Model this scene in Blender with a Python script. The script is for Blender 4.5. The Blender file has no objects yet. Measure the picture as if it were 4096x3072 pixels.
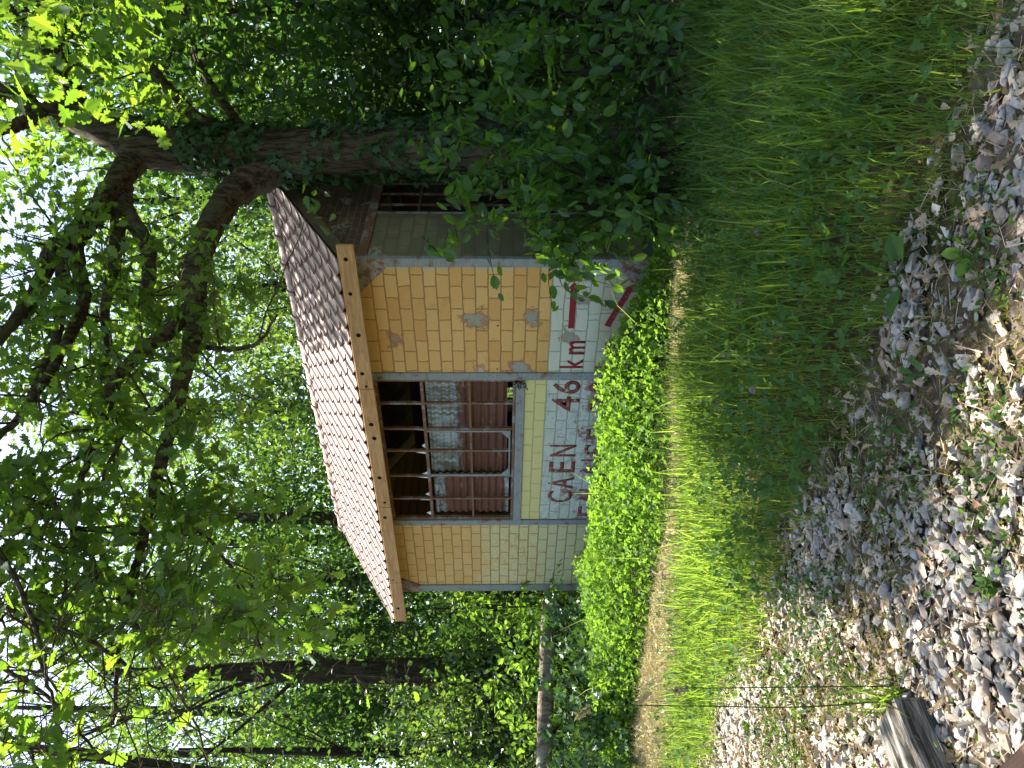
import bpy, bmesh, math, random
import numpy as np
from mathutils import Vector, Matrix
rng = np.random.default_rng(7); random.seed(7)
SC = bpy.context.scene
COL = SC.collection
rad = math.radians

# ------------------------------------------------------------------ camera
F_PX = 3076.0                                   # focal length in pixels of a 4096 px long side
AZ = rad(48.5); PITCH = math.atan(63 / F_PX)
CAM = np.array([4.11, -6.51, 1.6])
FH = np.array([-math.cos(AZ), math.sin(AZ), 0.0]); RT = np.array([math.sin(AZ), math.cos(AZ), 0.0]); ZUP = np.array([0, 0, 1.0])
FW = FH * math.cos(PITCH) - ZUP * math.sin(PITCH)
UPV = ZUP * math.cos(PITCH) + FH * math.sin(PITCH)
cd = bpy.data.cameras.new('camera'); cam = bpy.data.objects.new('camera', cd); COL.objects.link(cam)
cd.sensor_fit = 'HORIZONTAL'; cd.sensor_width = 36.0; cd.lens = 36.0 * F_PX / 4096.0
cd.clip_start = 0.05; cd.clip_end = 600
lx, ly, lz = -UPV, RT, -FW                       # the phone was held upright, the picture is stored on its side
cam.matrix_world = Matrix(((lx[0], ly[0], lz[0], CAM[0]), (lx[1], ly[1], lz[1], CAM[1]), (lx[2], ly[2], lz[2], CAM[2]), (0, 0, 0, 1)))
SC.camera = cam

# ------------------------------------------------------------------ sky, sun, exposure
SUN_EL = rad(63); SUN_DIR_H = np.array([-0.937, 0.350])
SUN_AZ = math.atan2(SUN_DIR_H[0], SUN_DIR_H[1])
S = np.array([SUN_DIR_H[0] * math.cos(SUN_EL), SUN_DIR_H[1] * math.cos(SUN_EL), math.sin(SUN_EL)])
w = bpy.data.worlds.new('World'); SC.world = w; w.use_nodes = True
nt = w.node_tree; nt.nodes.clear()
sky = nt.nodes.new('ShaderNodeTexSky'); sky.sky_type = 'NISHITA'; sky.sun_disc = False
sky.sun_elevation = SUN_EL; sky.sun_rotation = SUN_AZ; sky.air_density = 1.0; sky.dust_density = 2.0; sky.ozone_density = 1.0
bg = nt.nodes.new('ShaderNodeBackground'); bg.inputs[1].default_value = 0.095
wo = nt.nodes.new('ShaderNodeOutputWorld'); nt.links.new(sky.outputs[0], bg.inputs[0]); nt.links.new(bg.outputs[0], wo.inputs[0])
sd = bpy.data.lights.new('sun', 'SUN'); sd.energy = 5.0; sd.angle = rad(0.53); sd.color = (1.0, 0.93, 0.82)
sun = bpy.data.objects.new('sun', sd); COL.objects.link(sun)
sun.rotation_euler = Vector(S).to_track_quat('Z', 'Y').to_euler(); sun.location = (-20, 12, 30)
SC.view_settings.view_transform = 'Standard'; SC.view_settings.look = 'None'
SC.view_settings.exposure = 1.95; SC.view_settings.gamma = 1.0; SC.view_settings.use_curve_mapping = False
SC.cycles.max_bounces = 8; SC.cycles.diffuse_bounces = 4; SC.cycles.transmission_bounces = 6; SC.cycles.transparent_max_bounces = 16
SC.cycles.use_denoising = True

# ------------------------------------------------------------------ survey helpers: a ray of the photograph met with a plane or a distance
def ray(X, Y): return FW + RT * ((1536 - Y) / F_PX) - UPV * ((X - 2048) / F_PX)
def at(X, Y, D): return CAM + D * ray(X, Y)
def ground_at(X, Y, z=0.0):
    d = ray(X, Y); return CAM + d * ((z - CAM[2]) / d[2])
def proj(P):
    d = np.asarray(P, float) - CAM; z = d @ FW
    return 2048 - F_PX * (d @ UPV) / z, 1536 - F_PX * (d @ RT) / z, z
def in_poly(x, y, poly):
    x = np.asarray(x, float); y = np.asarray(y, float); r = np.zeros(x.shape, bool); n = len(poly); j = n - 1
    for i in range(n):
        xi, yi = poly[i]; xj, yj = poly[j]
        c = ((yi > y) != (yj > y)) & (x < (xj - xi) * (y - yi) / (yj - yi + 1e-9) + xi)
        r ^= c; j = i
    return r
def vnoise(x, y, sc=1.0, seed=0):                # smooth value noise 0..1
    x = np.asarray(x) * sc + 100.3 + seed * 17.1; y = np.asarray(y) * sc + 57.7 + seed * 31.7
    xi = np.floor(x).astype(int); yi = np.floor(y).astype(int); fx = x - xi; fy = y - yi
    fx = fx * fx * (3 - 2 * fx); fy = fy * fy * (3 - 2 * fy)
    def h(a, b): return np.modf(np.abs(np.sin(a * 127.1 + b * 311.7 + seed * 74.7) * 43758.5453))[0]
    return (h(xi, yi) * (1 - fx) + h(xi + 1, yi) * fx) * (1 - fy) + (h(xi, yi + 1) * (1 - fx) + h(xi + 1, yi + 1) * fx) * fy

# ------------------------------------------------------------------ object helpers
def empty(name, loc=(0, 0, 0)):
    o = bpy.data.objects.new(name, None); COL.objects.link(o); o.location = loc; o.empty_display_size = 0.2; return o
def tag(o, label=None, cat=None, group=None, kind=None):
    if label: o['label'] = label
    if cat: o['category'] = cat
    if group: o['group'] = group
    if kind: o['kind'] = kind
    return o
def link_mesh(name, me, mat, parent=None, smooth=False):
    o = bpy.data.objects.new(name, me); COL.objects.link(o)
    if mat: me.materials.append(mat)
    if parent:
        o.parent = parent
        # parts are modelled in world coordinates: undo the parents' offsets
        off = Vector((0, 0, 0)); p = parent
        while p: off += p.location; p = p.parent
        o.location = -off
    if smooth: me.polygons.foreach_set('use_smooth', np.ones(len(me.polygons), bool))
    return o
def mesh_np(name, V, loops, starts, totals):
    me = bpy.data.meshes.new(name)
    me.vertices.add(len(V)); me.vertices.foreach_set('co', np.ascontiguousarray(V, np.float32).ravel())
    me.loops.add(len(loops)); me.loops.foreach_set('vertex_index', np.ascontiguousarray(loops, np.int32))
    me.polygons.add(len(starts)); me.polygons.foreach_set('loop_start', np.ascontiguousarray(starts, np.int32))
    try: me.polygons.foreach_set('loop_total', np.ascontiguousarray(totals, np.int32))
    except Exception: pass
    me.polygons.foreach_set('use_smooth', np.zeros(len(starts), bool)); me.update(calc_edges=True); me.validate(); return me
class MB:                                        # a mesh under construction
    def __init__(s): s.v = []; s.f = []
    def add(s, V, Fs):
        b = len(s.v); s.v.extend([tuple(map(float, p)) for p in V]); s.f.extend([tuple(b + i for i in f) for f in Fs]); return s
    def box(s, x0, x1, y0, y1, z0, z1):
        V = [(x0, y0, z0), (x1, y0, z0), (x1, y1, z0), (x0, y1, z0), (x0, y0, z1), (x1, y0, z1), (x1, y1, z1), (x0, y1, z1)]
        return s.add(V, [(0, 3, 2, 1), (4, 5, 6, 7), (0, 1, 5, 4), (1, 2, 6, 5), (2, 3, 7, 6), (3, 0, 4, 7)])
    def prism(s, poly, y0, y1):                  # polygon in x,z (counter-clockwise) extruded along y
        n = len(poly); V = [(x, y0, z) for x, z in poly] + [(x, y1, z) for x, z in poly]
        return s.add(V, [tuple(range(n)), tuple(range(2 * n - 1, n - 1, -1))] + [(i, i + n, (i + 1) % n + n, (i + 1) % n) for i in range(n)])
    def prism_x(s, poly, x0, x1):                # polygon in y,z extruded along x
        n = len(poly); V = [(x0, y, z) for y, z in poly] + [(x1, y, z) for y, z in poly]
        return s.add(V, [tuple(range(n - 1, -1, -1)), tuple(range(n, 2 * n))] + [(i, (i + 1) % n, (i + 1) % n + n, i + n) for i in range(n)])
    def tube(s, pts, rr, n=8, wob=0.0, cap=True):
        P = np.asarray(pts, float); m = len(P); rr = np.broadcast_to(np.asarray(rr, float), (m,))
        T = np.gradient(P, axis=0); T /= np.linalg.norm(T, axis=1)[:, None] + 1e-9
        a = np.array([0, 0, 1.0]) if abs(T[0][2]) < 0.9 else np.array([1.0, 0, 0])
        V = []; an = np.arange(n) * 2 * np.pi / n
        u = np.cross(T[0], a); u /= np.linalg.norm(u)
        for i in range(m):
            u = u - T[i] * (u @ T[i]); u /= np.linalg.norm(u) + 1e-9; v = np.cross(T[i], u)
            k = rr[i] * (1 + wob * rng.uniform(-1, 1, n))
            V.extend(P[i] + np.cos(an)[:, None] * k[:, None] * u + np.sin(an)[:, None] * k[:, None] * v)
        Fs = [(i * n + j, i * n + (j + 1) % n, (i + 1) * n + (j + 1) % n, (i + 1) * n + j) for i in range(m - 1) for j in range(n)]
        if cap: Fs += [tuple(range(n - 1, -1, -1)), tuple(range((m - 1) * n, m * n))]
        return s.add(V, Fs)
    def build(s, name, mat, parent=None, smooth=False, bevel=0.0):
        me = bpy.data.meshes.new(name); me.from_pydata(s.v, [], s.f); me.update()
        if bevel:
            bm = bmesh.new(); bm.from_mesh(me)
            bmesh.ops.bevel(bm, geom=list(bm.edges), offset=bevel, segments=1, affect='EDGES', profile=0.5)
            bm.to_mesh(me); bm.free()
        return link_mesh(name, me, mat, parent, smooth)
def smooth_path(pts, k=6):                       # Catmull-Rom through the points; works on any number of columns
    P = np.asarray(pts, float); Q = np.vstack([2 * P[0] - P[1], P, 2 * P[-1] - P[-2]]); out = []
    for i in range(1, len(Q) - 2):
        for t in np.linspace(0, 1, k, endpoint=False):
            a, b, c, d = Q[i - 1], Q[i], Q[i + 1], Q[i + 2]
            out.append(0.5 * (2 * b + (c - a) * t + (2 * a - 5 * b + 4 * c - d) * t * t + (3 * b - a - 3 * c + d) * t ** 3))
    out.append(Q[-2]); return np.array(out)
def unit(v): v = np.asarray(v, float); return v / (np.linalg.norm(v, axis=-1, keepdims=True) + 1e-9)
def frames(D, N):                                # leaf axes D and rough normals N -> (n,3,3) with columns side, axis, normal
    D = unit(D); N = N - D * np.sum(N * D, axis=1, keepdims=True); N = unit(N); X = np.cross(D, N)
    return np.stack([X, D, N], axis=2)
def scatter(name, tv, tf, P, R, size, mat, parent=None, smooth=False):
    """many copies of one small template (leaf, blade, stone) gathered into the mesh of one plant or one heap"""
    tv = np.asarray(tv, float); P = np.asarray(P, float); n = len(P); k = len(tv)
    size = np.asarray(size, float)
    if size.ndim == 0: size = np.full(n, float(size))
    if size.ndim == 1: size = np.repeat(size[:, None], 3, axis=1)
    V = np.einsum('nij,nkj->nki', R, tv[None] * size[:, None, :]) + P[:, None, :]
    lp = np.concatenate([np.array(f) for f in tf]); tot = np.array([len(f) for f in tf]); st = np.concatenate([[0], np.cumsum(tot)[:-1]])
    loops = (lp[None] + (np.arange(n) * k)[:, None]).ravel(); starts = (st[None] + (np.arange(n) * len(lp))[:, None]).ravel(); tots = np.tile(tot, n)
    return link_mesh(name, mesh_np(name, V.reshape(-1, 3), loops, starts, tots), mat, parent, smooth)
def rdir(n, up=0.0):
    v = rng.normal(size=(n, 3)); v[:, 2] += up; return unit(v)

# leaf templates: axis +y, length 1
DIAMOND = ([(0, 0, 0), (-.28, .45, .05), (0, 1, -.06), (.28, .45, .05)], [(0, 2, 1), (0, 3, 2)])
OVATE = ([(0, 0, 0), (-.24, .22, .05), (-.3, .5, .05), (-.15, .82, 0), (0, 1, -.08), (.15, .82, 0), (.3, .5, .05), (.24, .22, .05)], [(0, 4, 3, 2, 1), (0, 7, 6, 5, 4)])
_ol = [(.05, .08), (.12, .2), (.08, .27), (.22, .36), (.2, .42), (.13, .46), (.3, .58), (.28, .66), (.17, .67), (.29, .8), (.24, .88), (.13, .86), (.12, .97), (0, 1.0)]
OAKLEAF = ([(0, 0, 0)] + [(x, y, .25 * x) for x, y in _ol] + [(-x, y, .25 * x) for x, y in _ol[:-1]],
           [tuple([0] + list(range(1, 15))), tuple([0, 14] + list(range(27, 14, -1)))])
_iv = [(.16, -.02), (.42, .12), (.24, .34), (.44, .62), (.2, .58), (0, 1.0)]
IVYLEAF = ([(0, 0, 0)] + [(x, y, .18 * x) for x, y in _iv] + [(-x, y, .18 * x) for x, y in _iv[:-1]], [(0, 1, 2, 3, 4, 5, 6), (0, 6, 11, 10, 9, 8, 7)])
_el = [(.12, .06), (.22, .2), (.2, .23), (.29, .38), (.26, .41), (.3, .55), (.26, .58), (.25, .7), (.2, .73), (.14, .86), (0, 1.0)]
ELMLEAF = ([(0, 0, 0)] + [(x, y, .22 * x) for x, y in _el] + [(-x, y, .22 * x) for x, y in _el[:-1]], [tuple(range(0, 12)), tuple([0, 11] + list(range(21, 11, -1)))])
def _round(cx, cy, r, a0): return [(cx + r * math.sin(a0 + t), cy + r * math.cos(a0 + t)) for t in np.linspace(0, 2 * math.pi, 6, endpoint=False)]
_cv, _cf = [], []
for _k, _a in enumerate((0, 2.1, -2.1)):
    _cx, _cy = .32 * math.sin(_a), .32 * math.cos(_a)
    _cv += [(x, y, .12 * math.hypot(x, y)) for x, y in _round(_cx, _cy, .3, _a)]; _cf.append(tuple(range(_k * 6 + 5, _k * 6 - 1, -1)))
CLOVER = (_cv, _cf)
def blade(bend=.35, wd=.018):
    V = []; hs = (0, .35, .7, 1.0)
    for i, h in enumerate(hs):
        wv = wd * (1 - .75 * h); y = bend * h * h
        V += [(-wv, y, h * (1 - .25 * bend * h)), (wv, y, h * (1 - .25 * bend * h))] if i < 3 else [(0, y, h * (1 - .25 * bend))]
    return V, [(0, 1, 3, 2), (2, 3, 5, 4), (4, 5, 6)]

# ------------------------------------------------------------------ material helpers
class NT:
    def __init__(s, name):
        s.m = bpy.data.materials.new(name); s.m.use_nodes = True; s.t = s.m.node_tree; s.t.nodes.clear()
        s.out = s.t.nodes.new('ShaderNodeOutputMaterial')
    def n(s, typ, **kw):
        nd = s.t.nodes.new(typ)
        for k, v in kw.items(): setattr(nd, k, v)
        return nd
    def set(s, sock, v):
        if hasattr(v, 'is_output') or isinstance(v, bpy.types.NodeSocket): s.t.links.new(v, sock)
        else:
            if sock.type == 'RGBA' and len(v) == 3: v = (*v, 1)
            sock.default_value = v
    def math(s, op, a, b=0.0, clamp=False):
        nd = s.n('ShaderNodeMath', operation=op, use_clamp=clamp); s.set(nd.inputs[0], a); s.set(nd.inputs[1], b); return nd.outputs[0]
    def mix(s, f, a, b, blend='MIX'):
        nd = s.n('ShaderNodeMix', data_type='RGBA', blend_type=blend); s.set(nd.inputs[0], f); s.set(nd.inputs[6], a); s.set(nd.inputs[7], b); return nd.outputs[2]
    def step(s, v, lo, hi):
        nd = s.n('ShaderNodeMapRange', interpolation_type='SMOOTHSTEP'); s.set(nd.inputs[0], v); nd.inputs[1].default_value = lo; nd.inputs[2].default_value = hi; return nd.outputs[0]
    def obj(s): return s.n('ShaderNodeTexCoord').outputs['Object']
    def xyz(s, v):
        nd = s.n('ShaderNodeSeparateXYZ'); s.set(nd.inputs[0], v); return nd.outputs
    def comb(s, x, y, z=0.0):
        nd = s.n('ShaderNodeCombineXYZ'); s.set(nd.inputs[0], x); s.set(nd.inputs[1], y); s.set(nd.inputs[2], z); return nd.outputs[0]
    def noise(s, vec, scale, detail=4, rough=.6, dist=0.0, col=False):
        nd = s.n('ShaderNodeTexNoise'); s.set(nd.inputs['Vector'], vec); nd.inputs['Scale'].default_value = scale; nd.inputs['Detail'].default_value = detail
        nd.inputs['Roughness'].default_value = rough; nd.inputs['Distortion'].default_value = dist; return nd.outputs[1 if col else 0]
    def scale(s, vec, x, y, z):
        nd = s.n('ShaderNodeMapping'); s.set(nd.inputs[0], vec); nd.inputs['Scale'].default_value = (x, y, z); return nd.outputs[0]
    def vmath(s, op, a, b):
        nd = s.n('ShaderNodeVectorMath', operation=op); s.set(nd.inputs[0], a); s.set(nd.inputs[1], b); return nd.outputs[0]
    def island(s): return s.n('ShaderNodeNewGeometry').outputs['Random Per Island']
    def bump(s, h, strength=.5, dist=.02):
        nd = s.n('ShaderNodeBump'); nd.inputs['Strength'].default_value = strength; nd.inputs['Distance'].default_value = dist; s.set(nd.inputs['Height'], h); return nd.outputs[0]
    def surf(s, col, rough=.8, normal=None, metal=0.0, spec=.3):
        b = s.n('ShaderNodeBsdfPrincipled'); s.set(b.inputs['Base Color'], col); s.set(b.inputs['Roughness'], rough); s.set(b.inputs['Metallic'], metal)
        b.inputs['Specular IOR Level'].default_value = spec
        if normal is not None: s.t.links.new(normal, b.inputs['Normal'])
        s.t.links.new(b.outputs[0], s.out.inputs[0]); return s.m
def ramp(N, v, stops):
    nd = N.n('ShaderNodeValToRGB'); el = nd.color_ramp.elements
    el[0].position, el[0].color = stops[0][0], (*stops[0][1], 1); el[1].position, el[1].color = stops[-1][0], (*stops[-1][1], 1)
    for p, c in stops[1:-1]: e = el.new(p); e.color = (*c, 1)
    N.set(nd.inputs[0], v); return nd.outputs[0]
def leaf_mat(name, cols, trans, tfac=.5, gloss=.05, rough=.35):
    """cols: reflected colours of the leaves from one leaf to the next; trans: colour of the light that passes through them"""
    N = NT(name); r = N.island(); c = ramp(N, r, [(i / (len(cols) - 1), k) for i, k in enumerate(cols)])
    t = N.mix(N.math('FRACT', N.math('MULTIPLY', r, 7.31)), trans[0], trans[1])
    d = N.n('ShaderNodeBsdfDiffuse'); N.set(d.inputs[0], c); tr = N.n('ShaderNodeBsdfTranslucent'); N.set(tr.inputs[0], t)
    m1 = N.n('ShaderNodeMixShader'); m1.inputs[0].default_value = tfac; N.t.links.new(d.outputs[0], m1.inputs[1]); N.t.links.new(tr.outputs[0], m1.inputs[2])
    g = N.n('ShaderNodeBsdfGlossy'); g.inputs[0].default_value = (.9, .95, 1, 1); g.inputs[1].default_value = rough
    m2 = N.n('ShaderNodeMixShader'); m2.inputs[0].default_value = gloss; N.t.links.new(m1.outputs[0], m2.inputs[1]); N.t.links.new(g.outputs[0], m2.inputs[2])
    N.t.links.new(m2.outputs[0], N.out.inputs[0]); return N.m
M = {}
M['oak_leaf'] = leaf_mat('oak_leaf', [(.04, .085, .018), (.05, .11, .02), (.075, .14, .025)], [(.17, .34, .02), (.30, .46, .03)], .55, .03, .4)
M['wood_leaf'] = leaf_mat('wood_leaf', [(.035, .08, .02), (.05, .11, .025), (.08, .14, .03)], [(.16, .30, .03), (.28, .42, .05)], .5, .06)
M['shaded_leaf'] = leaf_mat('shaded_leaf', [(.018, .05, .014), (.026, .066, .018), (.038, .085, .022)], [(.07, .18, .02), (.13, .26, .025)]  , .4, .02)  # leaf colours lowered: the deep shade of the wood is put into them
M['elm_leaf'] = leaf_mat('elm_leaf', [(.03, .08, .018), (.045, .105, .022), (.06, .13, .025)], [(.14, .30, .02), (.2, .38, .03)], .45, .02)
M['ivy_leaf'] = leaf_mat('ivy_leaf', [(.03, .08, .028), (.045, .10, .035), (.06, .125, .04)], [(.06, .16, .02), (.10, .2, .02)], .25, .025, .4)
M['bush_leaf'] = leaf_mat('bush_leaf', [(.07, .15, .02), (.10, .19, .025), (.14, .24, .035)], [(.22, .44, .03), (.32, .52, .05)], .45, .012, .6)
M['grass'] = leaf_mat('grass', [(.04, .095, .014), (.055, .12, .018), (.08, .15, .025), (.17, .19, .06)], [(.26, .46, .03), (.42, .54, .08)], .5, .012, .55)
M['weed_leaf'] = leaf_mat('weed_leaf', [(.035, .09, .02), (.05, .11, .025), (.065, .13, .03)], [(.13, .28, .03), (.22, .36, .05)], .35, .012, .6)
M['straw'] = leaf_mat('straw', [(.40, .33, .18), (.52, .45, .27), (.45, .38, .20), (.26, .27, .09)], [(.3, .25, .1), (.35, .32, .12)], .25, .02)
M['stem'] = leaf_mat('stem', [(.035, .07, .02), (.05, .09, .02), (.10, .10, .04)], [(.06, .1, .02), (.1, .12, .03)], .15, .02)
M['moss'] = leaf_mat('moss', [(.10, .11, .02), (.16, .16, .025), (.12, .10, .03), (.22, .20, .03)], [(.2, .22, .02), (.3, .26, .03)], .25, .0)
M['dry_leaf'] = leaf_mat('dry_leaf', [(.42, .33, .21), (.30, .20, .11), (.52, .44, .32), (.22, .13, .07), (.46, .38, .26)], [(.3, .2, .08), (.35, .25, .12)], .15, .02)
M['flower'] = leaf_mat('flower', [(.42, .2, .3), (.48, .28, .38)], [(.4, .3, .35), (.4, .3, .35)], .2, 0)
def bark_mat(name, c0, c1, c2, sx=9):
    N = NT(name); o = N.obj(); v = N.scale(o, sx, sx, sx * .18); a = N.noise(v, 2.2, 6, .7, .4); b = N.noise(o, 2.5, 5, .6)
    col = N.mix(N.step(a, .38, .62), c0, c1); col = N.mix(N.step(b, .52, .68), col, c2)
    return N.surf(col, .95, N.bump(a, 1.0, .03), spec=.1)
M['bark'] = bark_mat('oak_bark', (.035, .026, .018), (.13, .10, .07), (.10, .105, .06))
M['bark_dark'] = bark_mat('bark_dark', (.02, .016, .012), (.06, .05, .036), (.05, .055, .03))
M['bark_grey'] = bark_mat('bark_grey', (.05, .045, .035), (.16, .14, .11), (.26, .26, .22), 14)
def _ground():
    N = NT('woodland_soil'); o = N.obj(); a = N.noise(o, 1.3, 6, .65); b = N.noise(o, 14, 5, .7)
    col = N.mix(N.step(a, .35, .65), (.05, .038, .022), (.045, .06, .02)); col = N.mix(N.math('MULTIPLY', N.step(b, .5, .7), .6), col, (.13, .10, .06))
    return N.surf(col, .95, N.bump(b, .8, .04), spec=.1)
M['soil'] = _ground()
def _gravelbase():
    N = NT('ballast_fines'); o = N.obj(); v = N.n('ShaderNodeTexVoronoi'); N.set(v.inputs['Vector'], o); v.inputs['Scale'].default_value = 38
    a = N.noise(o, 6, 5); col = N.mix(N.step(a, .4, .65), (.07, .055, .042), (.14, .115, .085))
    return N.surf(col, .95, N.bump(v.outputs['Distance'], .8, .02), spec=.15)
M['fines'] = _gravelbase()
def _stone():
    N = NT('ballast_stone'); r = N.island(); o = N.obj()
    c = ramp(N, r, [(0, (.26, .255, .245)), (.2, (.40, .385, .36)), (.36, (.36, .31, .25)), (.5, (.46, .44, .40)), (.62, (.31, .225, .175)), (.76, (.46, .37, .28)), (.88, (.23, .22, .215)), (1, (.52, .50, .46))])
    a = N.noise(o, 55, 5, .7); b = N.noise(o, 9, 3)
    c = N.mix(N.math('MULTIPLY', N.step(a, .35, .7), .5), c, (.17, .14, .11)); c = N.mix(N.math('MULTIPLY', N.step(b, .58, .75), .6), c, (.5, .5, .47))
    return N.surf(c, .85, N.bump(a, .6, .006), spec=.25)
M['stone'] = _stone()
def _steel(name, rust=.45, base=(.22, .235, .23), light=(.3, .31, .29)):
    N = NT(name); o = N.obj(); a = N.noise(o, 7, 8, .72); b = N.noise(N.scale(o, 4, 4, 22), 2.4, 5, .7); c = N.noise(o, 60, 3)
    col = N.mix(N.step(b, .35, .7), base, light); k = N.step(a, 1 - rust - .06, 1 - rust + .08)
    col = N.mix(k, col, N.mix(c, (.12, .055, .03), (.25, .12, .07))); col = N.mix(N.math('MULTIPLY', N.step(c, .62, .72), .4), col, (.07, .065, .06))
    return N.surf(col, .75, N.bump(N.math('ADD', N.math('MULTIPLY', a, .6), N.math('MULTIPLY', c, .3)), .35, .006), spec=.3)
M['steel'] = _steel('painted_steel', .43)
M['steel_rust'] = _steel('rusty_painted_steel', .58, (.2, .2, .18), (.34, .34, .3))
M['steel_gusset'] = _steel('rusty_gusset', .50, (.24, .22, .2), (.4, .36, .31))
def _wood(name, c0, c1, knots=True, axis='x'):
    N = NT(name); o = N.obj(); sc = (1.2, 14, 14) if axis == 'x' else (14, 14, 1.2)
    a = N.noise(N.scale(o, *sc), 2.2, 6, .65, 1.2); b = N.noise(o, 3, 4); col = N.mix(N.step(a, .35, .7), c0, c1)
    col = N.mix(N.math('MULTIPLY', N.step(b, .55, .7), .45), col, (c0[0] * .6, c0[1] * .55, c0[2] * .5))
    return N.surf(col, .75, N.bump(a, .3, .004), spec=.25)
M['fascia'] = _wood('new_pine_board', (.38, .20, .075), (.56, .335, .14))
M['rafter'] = _wood('old_roof_timber', (.10, .075, .05), (.17, .13, .09))
def _sleeper():
    N = NT('weathered_sleeper'); o = N.obj(); a = N.noise(N.scale(o, 26, 1.6, 26), 1.6, 8, .7, .6); b = N.noise(o, 11, 5, .7)
    col = N.mix(N.step(a, .36, .62), (.055, .045, .035), (.42, .39, .34)); col = N.mix(N.math('MULTIPLY', N.step(b, .58, .7), .7), col, (.17, .15, .05))
    return N.surf(col, .9, N.bump(a, 1.0, .03), spec=.15)
M['sleeper'] = _sleeper()
def _rail():
    N = NT('rusty_rail'); o = N.obj(); a = N.noise(N.scale(o, 2, 30, 30), 3, 6, .7); col = N.mix(a, (.16, .075, .045), (.30, .16, .10)); return N.surf(col, .6, N.bump(a, .3, .004), metal=.2)
M['rail'] = _rail()
def _tile():
    N = NT('clay_roof_tile'); o = N.obj(); r = N.island(); a = N.noise(o, 5, 6, .7); b = N.noise(o, 70, 3)
    col = N.mix(r, (.28, .16, .125), (.40, .25, .205)); col = N.mix(N.math('MULTIPLY', N.step(a, .5, .72), .5), col, (.27, .22, .18)); col = N.mix(N.math('MULTIPLY', b, .25), col, (.13, .09, .07))
    return N.surf(col, .48, N.bump(b, .15, .003), spec=.6)
M['tile'] = _tile()
M['glass_shard'] = NT('broken_glass'); 
def _shard():
    N = M['glass_shard']; return N.surf((.62, .66, .66), .15, spec=.6)
M['glass_shard'] = _shard()
def _corr():
    N = NT('rusted_galvanised_sheet'); o = N.obj(); x, y, z = N.xyz(o); a = N.noise(N.scale(o, 3, 3, 10), 2.0, 6, .7, .4); b = N.noise(N.scale(o, 7, 1, 1.2), 3, 7, .7); c = N.noise(o, 40, 4)
    lift = N.math('ADD', N.math('MULTIPLY', N.math('SUBTRACT', a, .5), .5), z)
    rust = N.mix(b, (.085, .034, .022), (.20, .085, .05)); rust = N.mix(N.step(N.noise(N.scale(o, 2.2, 1, 9), 2.2, 7, .7), .6, .68), rust, (.33, .19, .07))
    gal = N.mix(N.step(b, .4, .62), (.13, .14, .10), (.40, .44, .45)); k = N.step(lift, 2.02, 2.10)
    left = N.step(x, -3.25, -3.2); k = N.math('MULTIPLY', k, N.math('MAXIMUM', left, N.math('MULTIPLY', N.step(z, 2.22, 2.3), N.step(a, .42, .5))))
    low = N.math('MULTIPLY', N.step(N.math('SUBTRACT', N.math('MULTIPLY', z, -1), N.math('MULTIPLY', a, .3)), -1.66, -1.62), N.math('SUBTRACT', 1, left))
    col = N.mix(N.math('MAXIMUM', k, low), rust, gal); col = N.mix(N.math('MULTIPLY', N.step(c, .55, .7), .3), col, (.05, .03, .025))
    return N.surf(col, .7, N.bump(c, .2, .004), metal=.15)
M['corrugated'] = _corr()
def _plain(name, c, r=.9): N = NT(name); a = N.noise(N.obj(), 9, 5); return N.surf(N.mix(a, tuple(k * .7 for k in c), tuple(k * 1.25 for k in c)), r, spec=.15)
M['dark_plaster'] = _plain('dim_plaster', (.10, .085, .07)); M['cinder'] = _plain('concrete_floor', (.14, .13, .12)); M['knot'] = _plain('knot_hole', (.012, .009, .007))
M['log'] = bark_mat('dead_log', (.10, .08, .06), (.26, .21, .16), (.32, .29, .24), 8)

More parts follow.
